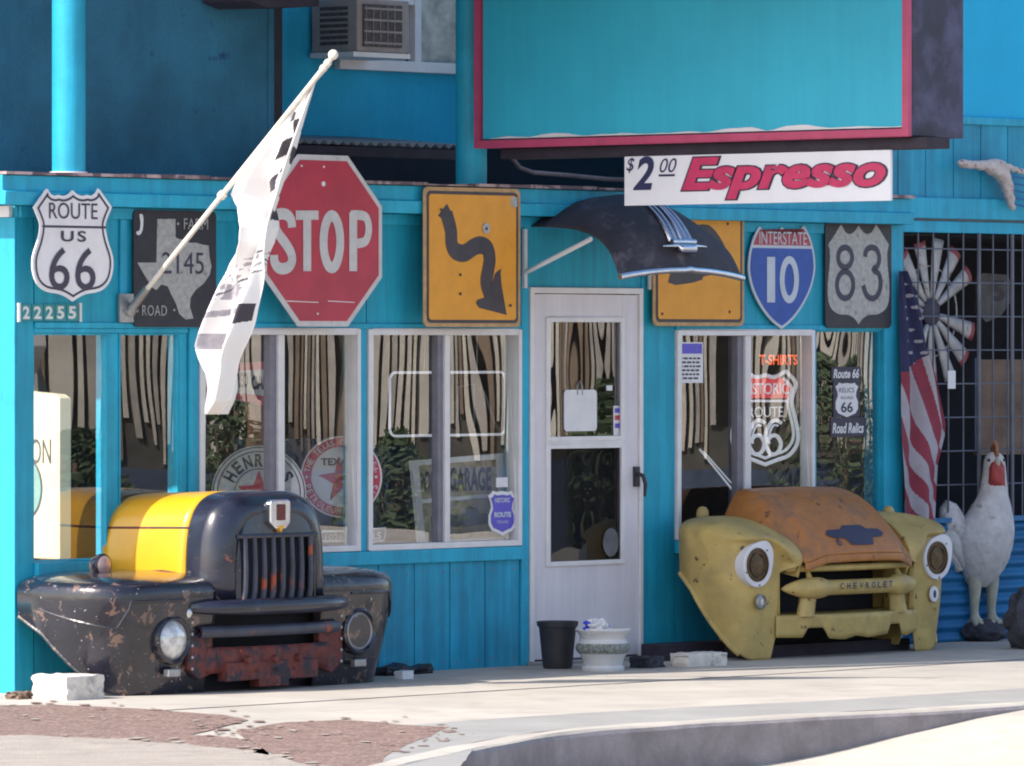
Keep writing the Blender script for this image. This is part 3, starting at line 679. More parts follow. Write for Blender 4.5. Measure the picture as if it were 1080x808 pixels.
# --- STOP
S3=thing('stop_sign','big red octagonal STOP sign behind the hanging white flag','road sign',(P(341,254,.17)[0],.12,P(341,345,.17)[1]))
cx,cz=P(341.5,254,.17); W_=(P(404,254,.17)[0]-P(278.5,254,.17)[0])/2; H_=(P(341,163.5,.17)[1]-P(341,344.5,.17)[1])/2
oc=lambda s:[(cx+W_*s*a,cz+H_*s*b) for a,b in ((1,.42),(.42,1),(-.42,1),(-1,.42),(-1,-.42),(-.42,-1),(.42,-1),(1,-.42))]
MB().prism(oc(1),.158,.166).build('plate',M['dirty_white'],S3,bevel=.002)
MB().prism(oc(.935),.1665,.169).build('red_field',M['stop_red'],S3)
mb=MB()
def seg_t(mb,pts,w,n,closed=False):
    # flat ribbon through (u,z) points
    k=len(pts); vs=[];fs=[]
    for i in range(k):
        a=Vector(pts[i-1] if (i>0 or closed) else pts[i]); b=Vector(pts[(i+1)%k] if (i<k-1 or closed) else pts[i]); t=(b-a).normalized(); nn=Vector((-t.y,t.x))
        p=Vector(pts[i]); q=p+nn*w/2; r=p-nn*w/2; vs+=[(q.x,-n,q.y),(r.x,-n,r.y)]
    for i in range(k if closed else k-1):
        j=(i+1)%k; fs.append((2*i,2*i+1,2*j+1,2*j))
    mb.add(vs,fs)
def glyph_px(mb,pts,n,w,closed=False): seg_t(mb,[P(x,y,n) for x,y in pts],w,n,closed)
sn=.1715; sw=.062
# letters drawn with one stroke width, as on the pressed sign
glyph_px(mb,curve([(308,240),(307,232),(303,227),(298,225.5),(292,227),(289,234),(291,242),(296,250),(302,258),(307,267),(308,275),(305,281),(299,283.5),(293,282),(289.5,276),(289,269)],3),sn,sw)
glyph_px(mb,[(312,227),(336,227)],sn,.05); glyph_px(mb,[(324,228),(324,286)],sn+.0008,sw)
glyph_px(mb,[(350+8.8*math.cos(t*PI/14)**1*1.0,255+27.5*math.sin(t*PI/14)) for t in range(28)],sn,sw,True)
glyph_px(mb,[(372.5,224),(372.5,286)],sn+.0008,sw)
glyph_px(mb,curve([(370,227),(380,227),(386.5,230),(389,241),(386.5,253),(380,256.5),(370,257)],3),sn,.052)
mb.build('lettering',M['dirty_white'],S3)
for x0,x1 in ((301,336),(346,374)): a=P(x0,317,.17);b=P(x1,318.6,.17); MB().prism([(a[0],a[1]),(b[0],b[1]),(b[0],b[1]-.004),(a[0],a[1]-.005)],.1695,.1702).build('scratch',M['white'],S3)
for x,y,r in ((341,194,.014),(318,175,.006),(341.5,176,.006),(335,331,.006)): q=P(x,y,.17); MB().disc((q[0],.1695,q[1]),[(r,0),(r,.004)],12).build('bolt',M['white'],S3)
# --- yellow winding road signs
def yellow(x0,y0,x1,y1,nn,label,other=False):
    S_=thing('winding_road_sign',label,'road sign',((P(x0,y1,nn)[0]+P(x1,y1,nn)[0])/2,nn-.01,P((x0+x1)/2,y1,nn)[1]))
    ym=(y0+y1)/2; u0=P(x0,ym,nn)[0];u1=P(x1,ym,nn)[0];zt=P((x0+x1)/2,y0,nn)[1];zb=P((x0+x1)/2,y1,nn)[1]
    MB().prism(rrect(u0,u1,zb,zt,.035),nn-.009,nn).build('plate',M['sign_yellow_edge'],S_,bevel=.002)
    MB().prism(rrect(u0+.022,u1-.022,zb+.022,zt-.022,.03),nn+.0005,nn+.0015).build('black_border',M['arrow'],S_)
    MB().prism(rrect(u0+.040,u1-.040,zb+.040,zt-.040,.02),nn+.002,nn+.003).build('yellow_field',M['sign_yellow'],S_)
    mb=MB()
    def mp(x,y): # reference coordinates of the left sign
        a=(x-447)/(549-447); b=(y-198)/(345-198); return (u0+(u1-u0)*a,zt+(zb-zt)*b)
    if other:
        mb.prism([P(x,y,nn) for x,y in smooth_poly([(730,238),(745,236),(753,242),(760,252),(766,264),(776,290),(742,290),(739,297),(703,302),(707,286),(728,270)],1)],nn+.0034,nn+.0046); mb.build('arrow',M['arrow'],S_)
        for x,y in ((698,331),(769,329),(767,236)): q=P(x,y,nn); MB().disc((q[0],nn+.0035,q[1]),[(.009,0),(.007,.004)],10).build('bolt',M['arrow'],S_)
        return S_
    path=curve([(470,226),(474.5,243),(475.5,258),(480,265.5),(489,267),(499,260.5),(506,258.5),(513,262),(515.5,273),(514,284),(512,297),(515,308),(521,318)],5)
    seg_t(mb,[mp(*p) for p in path],.098,nn+.005)
    mb.prism([mp(*p) for p in [(461,228.5),(470.5,215.5),(477.5,229),(474,230),(467.5,232)]],nn+.0034,nn+.0044)
    hd=[(528,283),(527,287),(528,300),(533.5,332),(504,324.5),(501,320),(502,316.5),(509,314),(516,308),(519,295),(521,289),(524,285.5)]
    mb.prism([mp(*p) for p in hd],nn+.0046,nn+.0054)
    mb.build('arrow',M['arrow'],S_); 
    mb=MB(); q=mp(511.5,240.5); mb.disc((q[0],nn+.006,q[1]),[(.030,0),(.030,.003)],16); mb.build('bare_spot',M['texas'],S_)
    for p in [(464,222),(484,290),(484,310),(537,322),(511.5,241)]:
        q=mp(*p); MB().disc((q[0],nn+.0095,q[1]),[(.009,0),(.007,.004)],10).build('bolt',M['arrow'],S_)
    if x0<500:
        mb=MB(); a=mp(538,207);b=mp(545,217); mb.box(a[0],b[0],nn+.0032,nn+.004,b[1],a[1]); mb.build('sticker',M['texas'],S_)
    return S_
yellow(447,198,549,345,.155,'amber winding road arrow sign above the window left of the door')
yellow(689,216,785,344,.045,'amber arrow sign half hidden behind the car hood awning',True)
# --- interstate
S4=thing('interstate_shield_sign','blue and red INTERSTATE 10 shield beside the black framed 83 sign','road sign',(P(824,290,.03)[0],0,P(824,346,.03)[1]))
half=arc_between((0,.012),(.17,.055),.022)[:-1]+arc_between((.17,.055),(.31,.005),.022)
half+=curve([(.33,.01),(.40,.10),(.455,.22),(.48,.34),(.48,.45),(.43,.60),(.33,.75),(.20,.88),(.09,.955),(0,1.0)],3)
pi_=[P(788+73*(.5+a),238+109*b-1.2*(a),.03) for a,b in half]+[P(788+73*(.5-a),238+109*b+1.2*a,.03) for a,b in half[::-1] if a>0]
MB().prism(pi_,.021,.03).build('plate',M['int_white'],S4)
zi=P(824,262,.03)[1]; ii=inset(pi_,.017)
def clip(poly,z,above):
    out=[]
    for i in range(len(poly)):
        a,b=poly[i],poly[(i+1)%len(poly)]; ia=(a[1]>z)==above; ib=(b[1]>z)==above
        if ia: out.append(a)
        if ia!=ib: t=(z-a[1])/(b[1]-a[1]); out.append((a[0]+(b[0]-a[0])*t,z))
    return out
MB().prism(clip(ii,zi-.0,False),.0305,.032).build('blue_field',M['int_blue'],S4)
MB().prism(clip(ii,zi+.018,True),.0305,.032).build('red_field',M['int_red'],S4)
mb=MB(); text_px(mb,'INTERSTATE',801,244.5,851,258,.034,bold=.0)
text_px(mb,'1',809,271,817.5,319,.034,bold=.03); mb2=mb
glyph_px(mb,[(832.5+7.6*math.cos(t*PI/14),295+21*math.sin(t*PI/14)) for t in range(28)],.034,.045,True)
mb.build('lettering',M['int_white'],S4)
# --- US 83
S5=thing('us_highway_sign','black square sign with grey shield and number 83 at the right end','road sign',(P(905,290,.03)[0],0,P(905,346,.03)[1]))
a=P(870.5,346,.03);b=P(940.5,234,.03)
MB().prism(rrect(a[0],b[0],a[1],b[1]-.01,.035),.021,.03).build('plate',M['sign_dark'],S5,bevel=.002)
half=arc_between((0,.01),(.03,.04),.0)[:-1]+arc_between((.03,.04),(.25,.04),.055)[:-1]+[(.27,.0)]+[(.30,.02),(.475,.20)]
half+=curve([(.475,.20),(.45,.30),(.455,.40),(.475,.52),(.485,.64),(.475,.76),(.42,.85),(.30,.90),(.17,.905),(.07,.94),(0,1.0)],3)[1:]
ps=[P(872+67*(.5+a),237+105*b,.032) for a,b in half]+[P(872+67*(.5-a),237+105*b,.032) for a,b in half[::-1] if a>0]
MB().prism(ps,.0305,.0325).build('shield',M['texas'],S5)
mb=MB()
for cy,rx,ry in ((271.5,7.4,10.5),(300.5,8.6,14.2)): glyph_px(mb,[(891.5+rx*math.cos(t*PI/12),cy+ry*math.sin(t*PI/12)) for t in range(24)],.0345,.036,True)
glyph_px(mb,curve([(912.5,271),(914,264),(919,261),(924.5,263),(927.5,271),(926,280),(921,284.5),(927,289),(929,300),(926,311),(920,315),(914,311),(910.5,301)],3),.0348,.036)
mb.build('number',M['ink'],S5)
for p in ((905,249),(903,330)): q=P(*p,.033); MB().disc((q[0],.033,q[1]),[(.009,0),(.007,.004)],10).build('bolt',M['steel'],S5)
# ================================================================== FLAG ON ITS POLE
fu=P(140,322,.05)[0]; fz=P(140,322,.05)[1]
tipn,tipz=Q(350,61,fu); 
Fp=thing('flag_pole','white slanting flag pole with ball tip on a wall bracket beside the farm road sign','flag pole',(fu,.02,fz))
MB().tube([(fu,.06,fz+.0),(fu,tipn,tipz)],.0135,12).build('pole',M['pole_white'],Fp,smooth=True)
mb=MB()
prof=[(.027*math.sin(PI*i/10),.027-.027*math.cos(PI*i/10)+0) for i in range(11)]
mb.lathe((fu,tipn+.01,tipz-.012),prof,20); mb.build('ball_tip',M['pole_white'],Fp,smooth=True)
mb=MB(); rn,rz=Q(236,199,fu); dn=(tipn-.06); dzz=(tipz-fz); L_=math.hypot(dn,dzz)
for t0,t1,r in ((.445,.46,.024),(.955,.965,.02),(.975,.985,.02)): mb.tube([(fu,.06+dn*t0,fz+dzz*t0),(fu,.06+dn*t1,fz+dzz*t1)],r,12)
mb.build('grommet_ring',M['pole_white'],Fp,smooth=True)
mb=MB(); a=P(122,345,0);b=P(138,312,0); mb.box(a[0],b[0]+.03,.016,.03,fz-.09,fz+.06); mb.tube([(fu,.03,fz-.04),(fu,.06,fz),(fu,.16,fz+.09)],[.03,.024,.021],12); mb.tube([(fu-.05,.035,fz-.03),(fu+.05,.035,fz-.03)],.009,8)
mb.build('wall_bracket',M['steel'],Fp,smooth=True)
Lr=[(70,341,347),(87,327,332),(110,309,324),(130,294,318.5),(150,278.5,313),(170,263,307),(191,247.5,301),(205,241,298.5),(215,246,296),(228,254,292),(240,260.5,289),(256,258.5,286),(267,251,283.5),(278,244,281.5),(289,240,280),(300,235,278),(320,229,273.5),(340,222,268.5),(352,219,265),(365,217,259.5),(380,222,253),(394,227.5,249),(410,227,244),(423,224,240),(430,223,234),(437,223,227)]
def lr(y):
    for i in range(len(Lr)-1):
        if Lr[i][0]<=y<=Lr[i+1][0]:
            t=(y-Lr[i][0])/(Lr[i+1][0]-Lr[i][0]); return tuple(Lr[i][k]+(Lr[i+1][k]-Lr[i][k])*t for k in (1,2))
    return Lr[-1][1:]
def flagpt(a,b):
    y=70+367*b; l,r=lr(y); x=l+(r-l)*a; w=min(1,b*2.2)
    du=w*(.070*math.sin(a*9+b*4.2)+.045*math.sin(a*17-b*6+1)+.05*noise.noise(Vector((a*2.5,b*7,3))))*(.35+.65*min(1,a*1.6+b))
    n,z=Q(x,y,fu+.018); k=du
    return (fu+.018+k, n-k*.0, z)
def flagm(a,b):
    y=70+367*b; l,r=lr(y); x=l+(r-l)*a
    # checked stripe along the fly edge
    if 118<y<232:
        wd=7+9*min(1,(y-118)/60); q=(r-3-x)/wd+.12*math.sin(y*.09)
        if 0<q<1:
            i=int((y-118+ (x-r)*1.1)//17); j=int(q*2)
            return 1 if (i+j)%2==0 else 0
    if 320<y<338+ (r-x)*.6 and r-13+.25*(y-320)*.5<x<r-1: return 1
    if 338<y<352 and x>r-16 and x<r-7: return 1
    if 352<y<364 and r-18<x<r-14: return 1
    for (xa,ya,xb,yb) in ((243,288,262,266),(262,281,284,262),(238,312,262,290),(256,300,282,283)):
        if xa<x<xb and abs((ya+(yb-ya)*(x-xa)/(xb-xa))-y)<.55: return 1
    q=noise.noise(Vector((x*.22,y*.16,0)))
    if 262<y<318 and abs((y-292)+(x-255)*.85)<12 and noise.noise(Vector((x*.30,(y+x*.85)*.5,2)))>.16: return 2
    if 352<y<368 and l+4<x<l+13+(368-y)*.3: return 2
    if 300<y<316 and l+9<x<l+19: return 2
    if 325<y<338 and x<r-14 and abs(y-331+(x-235)*.3)<3: return 2
    if 346<y<375 and abs(x-(r-10-(y-346)*.35))<2: return 2
    return 0
mb=MB(); mb.grid(flagpt,110,380,mfn=flagm)
Fg=mb.build('race_flag',[M['cloth_white'],M['cloth_black'],M['cloth_grey']],base=(fu,.4,P(230,435,0)[1]),smooth=True)
MB().tube([flagpt(1.0,i/70) for i in range(71)],.004,6).build('hem',M['cloth_white'],Fg,smooth=True)
tag(Fg,'sunlit white flag with black checks, hanging limp in folds from the slanting pole','flag')
for k_ in ('glyphs',): pass
# ================================================================== CAR HOOD AWNING
HA=thing('car_hood_awning','old dark car hood with chrome ribs hung as an awning over the door','awning',(.45,.0,2.4))
edge=[(.0,2.475),(.18,2.47),(.36,2.455),(.50,2.42),(.60,2.36),(.66,2.29),(.715,2.185)]
edge=spline(edge,4)
crown=[(.0,2.60),(.12,2.64),(.28,2.655),(.42,2.635),(.54,2.575),(.64,2.48),(.71,2.37),(.77,2.225)]
crown=spline(crown,4)
def samp(pl,t):
    x=t*(len(pl)-1); i=min(int(x),len(pl)-2); f=x-i; return pl[i][0]+(pl[i+1][0]-pl[i][0])*f,pl[i][1]+(pl[i+1][1]-pl[i][1])*f
HU0,HU1=-.06,1.0
def hood(a,b,off=0):
    s=2*a-1; h=(1-abs(s)**(2.3 if s<0 else 1.75)); e=samp(edge,b); c=samp(crown,b)
    n=e[0]+(c[0]-e[0])*h; z=e[1]+(c[1]-e[1])*h
    taper=.035*(1-b)
    if abs(s)<.06: z+=.006*(1-abs(s)/.06)
    return (HU0+(HU1-HU0)*(a*(1-2*taper)+taper), n+off, z+off*.7)
M['hood_black']=mat('dull_blue_black_hood',(.036,.030,.042),.68,.0,var=.35,vs=4,wear=((.10,.085,.11),7,.60,.06),coat=.0,bump=(5,.15,.01))
MB().grid(hood,40,44).build('hood_panel',M['hood_black'],HA,smooth=True,solid=.006)
mb=MB()
for s in (-.17,-.085,0,.085,.17):
    pts=[hood((1+s*(.75+.25*b))/2,b,.010) for b in [.50+.34*i/10 for i in range(11)]]
    mb.tube(pts,[.009+.008*i/10 for i in range(11)],8)
mb.build('chrome_rib',M['chrome'],HA,smooth=True)
mb=MB(); c=hood(.5,.885,.016); mb.tube([(c[0]-.19,c[1]+.0,c[2]+.004),(c[0]-.07,c[1]+.01,c[2]+.008),(c[0]-.06,c[1]+.015,c[2]-.008),(c[0]+.06,c[1]+.015,c[2]-.008),(c[0]+.07,c[1]+.01,c[2]+.008),(c[0]+.19,c[1],c[2]+.004)],[.004,.012,.028,.028,.012,.004],10)
mb.tube([(c[0]-.10,c[1]-.01,c[2]+.03),(c[0]+.10,c[1]-.01,c[2]+.03)],.016,10)
mb.build('chrome_badge',M['chrome'],HA,smooth=True)
mb=MB(); mb.tube([hood(i/24,1.0,.004) for i in range(25)],.019,10); mb.build('chrome_lip',M['chrome'],HA,smooth=True)
for sgn,ux in ((0,P(552,300,.01)[0]),(1,P(684,300,.01)[0])):
    zb=P(552,304,.01)[1]
    mb=MB(); mb.box(ux-.012,ux+.012,.013,.03,zb,2.46)
    v0=(ux,.03,zb+.09); v1=(ux+.0,.52,2.40)
    mb.tube([v0,v1],.014,4)
    mb.build('bracket',M['white'],HA)
# ================================================================== FRONT CLIP BUILDER
def fender_fn(c,side,w_in,W,N,zs,zt,zbot,taper=.10,e=.42,p=.62,n0=.02,dip=0.0):
    def f(a,b):
        ph=a*PI/2; cw=max(0,math.cos(ph))**e; sw=max(0,math.sin(ph))**e
        n_on=N*sw
        zb=zbot(a,n_on)
        if b<.5:
            z=zb+(zs-zb)*(b/.5); rho=1-taper*(1-min(1,z/zs))**1.3
        else:
            ps=(b-.5)/.5*PI/2; rho=max(0,math.cos(ps))**p; z=zs+(zt-zs)*max(0,math.sin(ps))**p
        w=w_in+(W-w_in)*cw*rho; n=N*sw*rho
        if dip:
            tw=(w-w_in)/(W-w_in); z-=(dip*(1-tw)**1.3+.03)*(n/N)**1.6*max(0,min(1,(z-.45)/.3))
        return (c+side*w,n+n0,z)
    return f
def arch_lip(fn,k=20,a1=.62,r=.011,b=0.0): return [fn(a1*i/k,b) for i in range(k+1)]
# ================================================================== TRUCK ONE (black and yellow)
C1=-2.86
TA=thing('truck_front','cut off front of an old black truck with yellow hood, left of the door','truck front',(C1,.4,0))
def zb1(a,n):
    if n<.12: return .40-.25*n
    if n<.60: return max(.0,.37-.37*((n-.12)/.48)**.8)
    return .0
for sd in (-1,1):
    fn=fender_fn(C1,sd,.40,1.15,.70,.49,.625,zb1,taper=.12,e=.44,p=.50)
    o=MB().grid((lambda a,b,f_=fn:f_(1-(1-a)**2.0,b)),56,44).build('fender',M['black_car'],TA,smooth=True,solid=.008)
    MB().tube(arch_lip(fn,24,.60),.012,8).build('fender_lip',M['black_car'],o,smooth=True)
    bead=[fn(.02+.50*i/20,.36) for i in range(21)]
    e_=bead[-1]; bead+= [(lambda q:(q[0],q[1]+.004,q[2]))(fn(.52+.02*i+.0,.36+.02*i)) for i in range(1,6)]+[fn(.64+.04*i,.50) for i in range(0,9)]
    MB().tube([(x,n+.004,z) for x,n,z in bead],.008,8).build('bead',M['black_car'],o,smooth=True)
    # headlight
    hu=C1+sd*.70; hn=.70; hz=.285
    m_=M['lens'] if sd<0 else M['lens_amber']
    hl=MB().disc((hu,hn-.06,hz),[(.125,.0),(.130,.05),(.125,.075),(.112,.085),(.104,.080),(.098,.070)],36).build('headlight',M['black_car'],TA,smooth=True)
    if sd<0:
        MB().disc((hu,hn+.0,hz),[(.100,.008),(.085,.024),(.06,.036),(.03,.043),(.001,.045)],36).build('lens',M['lens'],hl,smooth=True)
    else:
        MB().disc((hu,hn+.0,hz),[(.100,.010),(.092,.014),(.080,.004),(.078,-.02),(.06,-.025),(.05,-.005),(.045,-.03),(.001,-.035)],36).build('bare_reflector',M['steel'],hl,smooth=True)
    a=hu-sd*.0; MB().box(a-.045,a+.045,hn-.02,hn+.02,.095,.135).build('turn_signal',M['steel'],TA,bevel=.006)
for sd in (-1,1):
    for i in range(5):
        MB().disc((C1+sd*(.56+.0*i),.705,.13+.06*i),[(.010,0),(.008,.006),(.001,.008)],10).build('rivet',M['steel'],TA,smooth=True)
    MB().tube([(C1+sd*.455,-.02+.05*i,.615+.006*math.sin(i)) for i in range(11)],.012,8).build('fender_seam',M['rust_red'],TA,smooth=True)
# small marker lamp standing on the left fender
mu,mz=P(107,596,.25); mb=MB(); mb.disc((mu,.21,mz),[(.001,-.02),(.045,-.005),(.058,.03),(.060,.055),(.055,.062)],28); mb.tube([(mu+.01,.23,mz-.10),(mu,.23,mz-.05)],.012,8)
ml=mb.build('marker_lamp',M['black_car'],TA,smooth=True)
MB().disc((mu,.265,mz),[(.054,.004),(.04,.014),(.001,.018)],28).build('lens',M['lens_pink'],ml,smooth=True)
# hood and radiator shell share an arch section
def arch(t,hw,z0,ht,e=.46):
    ph=PI*t; cx=-math.cos(ph); s=math.sin(ph); return (hw*math.copysign(abs(cx)**e,cx), z0+ht*max(0,s)**e)
def hood1(a,b):
    hw=.485-.055*b; w,z=arch(a,hw,.50,.52-.0*b,.50); return (C1+w,-.03+.56*b,z+.02*b*max(0,math.sin(PI*a)))
MB().grid(hood1,60,12).build('hood',M['hood_yellow'],TA,smooth=True,solid=.006)
mb=MB()
for a in (.145,.855): mb.tube([(lambda q:(q[0],q[1],q[2]))(hood1(a,b/12)) for b in range(13)],.0075,6)
mb.build('hood_seam',M['rust_red'],TA)
Nf=.80
def shell(a,b):
    # b 0..1 : from the hood joint round to the flat front
    L1=.55
    if b<L1:
        k=b/L1; off=0; n=.535+(Nf-.16-.535)*k
    else:
        al=(b-L1)/(1-L1)*PI/2; off=.13*(1-math.cos(al)); n=Nf-.16+.13*math.sin(al)
    w,z=arch(a,.432-off,.47,.57-off*.85,.50); return (C1+w,n,z)
MB().grid(shell,60,22).build('radiator_shell',M['black_shell'],TA,smooth=True,solid=.006)
# front cap with the grille opening
cap=[]
for i in range(61):
    u,n,z=shell(i/60,1.0); cap.append((u,z))
nf=shell(.5,1.0)[1]
gz0,gz1=.50,.80; gw=.275
mb=MB(); k=len(cap)
opn=[(C1-gw,gz0-.03)]+[(C1-gw,gz0+(gz1-gz0)*i/8) for i in range(9)]+[(C1-gw+2*gw*i/12,gz1) for i in range(1,12)]+[(C1+gw,gz1-(gz1-gz0)*i/8) for i in range(9)]+[(C1+gw,gz0-.03)]
# stitch cap outline to the opening outline
vs=[(u,-nf,z) for u,z in cap]+[(u,-nf-.012,z) for u,z in opn]
import itertools
fs=[]; ia=ib=0; na_,nb_=len(cap),len(opn)
while ia<na_-1 or ib<nb_-1:
    if ib>=nb_-1 or (ia<na_-1 and (ia+1)/na_<=(ib+1)/nb_): fs.append((ia,ia+1,na_+ib)); ia+=1
    else: fs.append((ia,na_+ib+1,na_+ib)); ib+=1
mb.add(vs,fs); mb.build('shell_face',M['black_shell'],TA,smooth=True)
MB().box(C1-gw,C1+gw,nf-.06,nf-.05,gz0-.03,gz1).build('grille_backing',M['black_void'],TA)
for i in range(8):
    x=C1-gw+.03+i*(2*gw-.06)/7
    z0=gz0-.02
    MB().tube([(x-.012,nf+.012,z0),(x,nf+.012,z0+.05),(x,nf+.016,(z0+gz1)/2),(x,nf+.010,gz1+.004)],[.017,.016,.015,.013],8).build('grille_bar',M['grille_paint'],TA,smooth=True)
MB().tube([(C1-gw-.02,nf+.008,gz1+.01),(C1+gw+.02,nf+.008,gz1+.01)],.013,8).build('grille_frame',M['black_shell'],TA,smooth=True)
# badge
bz=.925; mb=MB(); mb.prism([(C1-.075,bz+.06),(C1-.06,bz+.075),(C1+.06,bz+.075),(C1+.075,bz+.06),(C1+.075,bz-.05),(C1+.04,bz-.08),(C1-.04,bz-.08),(C1-.075,bz-.05)],nf-.01,nf+.035)
bd=mb.build('badge',M['chrome'],TA,bevel=.010)
MB().prism([(C1-.032,bz+.05),(C1+.032,bz+.05),(C1+.032,bz-.035),(C1-.032,bz-.035)],nf+.030,nf+.041).build('badge_inlay',M['rust_red'],bd,bevel=.006)
MB().prism([(C1-.028,bz-.062),(C1+.028,bz-.062),(C1,bz-.095)],nf+.01,nf+.037).build('badge_tip',M['hood_yellow'],bd)
# shoulder moulding under the grille
def lipf(a,b):
    x=(a*2-1); w=.60*x; n=.66+.17*math.sqrt(max(0,1-abs(x)**2.6)); t=b*2*PI; rr=.052*(1-.45*x**4)
    return (C1+w,n+rr*math.cos(t)*1.0,.445+rr*.85*math.sin(t)-.0*x)
MB().grid(lipf,40,12).build('nose_moulding',M['black_shell'],TA,smooth=True)
MB().disc((C1-.585,.685,.425),[(.030,.0),(.028,.03),(.001,.045)],16).build('nose_rivet',M['chrome'],TA,smooth=True)
# lower apron with two slots
pz=[(.405,.345,0),(.345,.290,1),(.290,.235,0),(.235,.10,2)]
npl=.70
MB().box(C1-.50,C1+.50,npl-.12,npl-.11,.03,.42).build('apron_backing',M['black_void'],TA)
for sd in (-1,1):
    MB().prism([(C1+sd*.40,.42),(C1+sd*.58,.42),(C1+sd*.58,.13),(C1+sd*.50,.07),(C1+sd*.40,.10)],npl-.05,npl).build('apron_cheek',M['rust_red'],TA,bevel=.008)
def bar1(a,b):
    x=2*a-1; t=b*2*PI; return (C1+.52*x,npl+.02+.05*(1-x*x)+.022*math.cos(t),.318+.031*math.sin(t))
MB().grid(bar1,24,10).build('apron_bar',M['grille_paint'],TA,smooth=True)
def apron(a,b):
    x=2*a-1; return (C1+.46*x,npl-.01+.05*(1-x*x)+.012*math.sin(a*40),.235-.135*b)
MB().grid(apron,40,4).build('apron',M['rust_red'],TA,smooth=True,solid=.012)
MB().prism([(C1-.34,.155),(C1+.34,.155),(C1+.34,.055),(C1+.12,.055),(C1+.12,.02),(C1-.10,.02),(C1-.10,.06),(C1-.34,.055)],npl-.03,npl+.05).build('bumper_plate',M['rust_red'],TA,bevel=.006)
for x in (-.2,0,.18): MB().disc((C1+x,npl+.055,.165),[(.022,0),(.018,.02),(.001,.022)],12).build('bolt',M['rust_red'],TA,smooth=True)
MB().box(C1-.75,C1+.80,.10,npl-.13,.0,.05).build('skid_beam',M['dark_wood'],TA)
# ================================================================== TRUCK TWO (faded yellow)
C2=2.085
TB=thing('truck_front','cut off front of an old faded yellow truck with orange hood, right of the door','truck front',(C2,.35,0))
N2=.60
WI2=.62
def zb2(a,n):
    if n<.05: return .50-.4*n
    if n<.40: return max(.0,.48-.48*((n-.05)/.35)**.85)
    w=WI2+.41*max(0,math.cos(a*PI/2))**.46
    return .125-.125*sst(.63,.685,w)
def f2(sd):
    g=fender_fn(C2,sd,WI2,1.03,N2-.19,.70,.815,zb2,taper=.08,e=.46,p=.52,n0=.20)
    def f(a,b):
        u,n,z=g(a,b); w=abs(u-C2); q=max(0,(n-.20)/(N2-.19)); tw=max(0,min(1,(w-WI2)/(1.03-WI2)))
        # crown slopes to the front and to the hood, and overhangs the lamp
        cr=sst(.45,.75,z); z-=(.05+.10*(1-tw)**1.5)*q**2*cr
        th=.50+.17*sst(.0,.45,tw); k=sst(th,th+.035,z)
        n+=.065*k*q**3*(1-.55*tw**3)
        w-=.125*max(0,1-tw)**1.2*sst(.49,.56,z)*q**1.5
        w-=.03*(1-sst(0,.35,z))*tw
        return (C2+sd*w,n,z)
    return f
for sd in (-1,1):
    fn=f2(sd)
    o=MB().grid((lambda a,b,f_=fn:f_(1-(1-a)**2.0,b)),84,84).build('fender',M['pale_yellow'],TB,smooth=True,solid=.008)
    MB().tube(arch_lip(fn,24,.58),.016,8).build('fender_lip',M['pale_yellow'],o,smooth=True)
    def ip(a,b,f_=fn,sd=sd):
        q=f_(1.0,.46+.54*a); return (q[0]-sd*.0,q[1]-.03*b,q[2]-(.05+.22*a**.6)*b)
    MB().grid(ip,40,4).build('inner_wing',M['pale_yellow'],o,smooth=True)
    hu=C2+sd*.830; hz=.545; hn=N2+.012
    pts=[]
    for i in range(48):
        t=2*PI*i/48; r=.126*(1+.30*max(0,math.cos(t-R(48)))**5)
        pts.append((hu+r*math.cos(t)*1.02,hz+r*math.sin(t)))
    hb=MB().prism(pts,hn-.06,hn+.012).build('headlight',M['white_bezel'],TB,bevel=.006)
    MB().disc((hu-.008,hn+.013,hz+.004),[(.098,.0),(.097,.005),(.086,.006),(.084,.001),(.072,.001),(.070,.008),(.064,.008),(.062,.0015),(.040,.0015),(.001,.010)],36).build('bucket',M['lens_amber'],hb,smooth=True)
    for tt in (48,200,275): MB().disc((hu+.114*math.cos(R(tt)),hn+.013,hz+.114*math.sin(R(tt))),[(.006,0),(.005,.003)],8).build('screw',M['ink'],hb)
    pu=C2+sd*.80; pz_=.335
    if sd<0:
        q=MB().disc((pu,N2+.012,pz_),[(.044,0),(.044,.012),(.036,.018),(.034,.010),(.001,.012)],24).build('parking_lamp',M['steel'],TB,smooth=True)
        MB().prism([(pu-.012,pz_+.016),(pu+.012,pz_+.016),(pu+.012,pz_-.016),(pu-.012,pz_-.016)],N2+.022,N2+.028).build('lamp_socket',M['chrome'],q)
    else:
        q=MB().disc((pu,N2+.012,pz_),[(.040,0),(.038,.010),(.001,.010)],24,sz=1.2).build('parking_lamp',M['white_bezel'],TB,smooth=True)
        MB().disc((pu,N2+.0225,pz_),[(.012,0),(.012,.002)],12,sz=2.0).build('lamp_hole',M['ink'],q)
# knobs on the rear of each fender
for px,py,nn in ((741,541,.12),(937,540,.25)):
    u,z=P(px,py,nn); mb=MB()
    mb.lathe((u,nn,z-.062),[(.001,0),(.024,.004),(.034,.025),(.037,.05),(.034,.075),(.022,.094),(.001,.100)],20); mb.tube([(u,nn,z-.10),(u,nn,z-.05)],.014,8)
    mb.build('cab_bolt',M['pale_yellow'],TB,smooth=True)
HW2=lambda b:.632-.142*b**1.6
def hood2(a,b,off=0):
    x=2*a-1; hw=HW2(b)
    zc_=.598+.372*(1-b**1.85)
    # broad flat crown with rounded shoulders falling to low side gutters
    sh=sst(.66,1.0,abs(x))
    drop=(.21*(1-b)+.035*b)*sh+.012*x*x
    n=.14+.605*(1-(1-b)**1.12)+off
    n-=.055*abs(x)**3*b
    bump=.020*math.exp(-(x/.34)**2)*b*(1-b)*4
    return (C2+hw*x,n,zc_-drop+bump+off*.6)
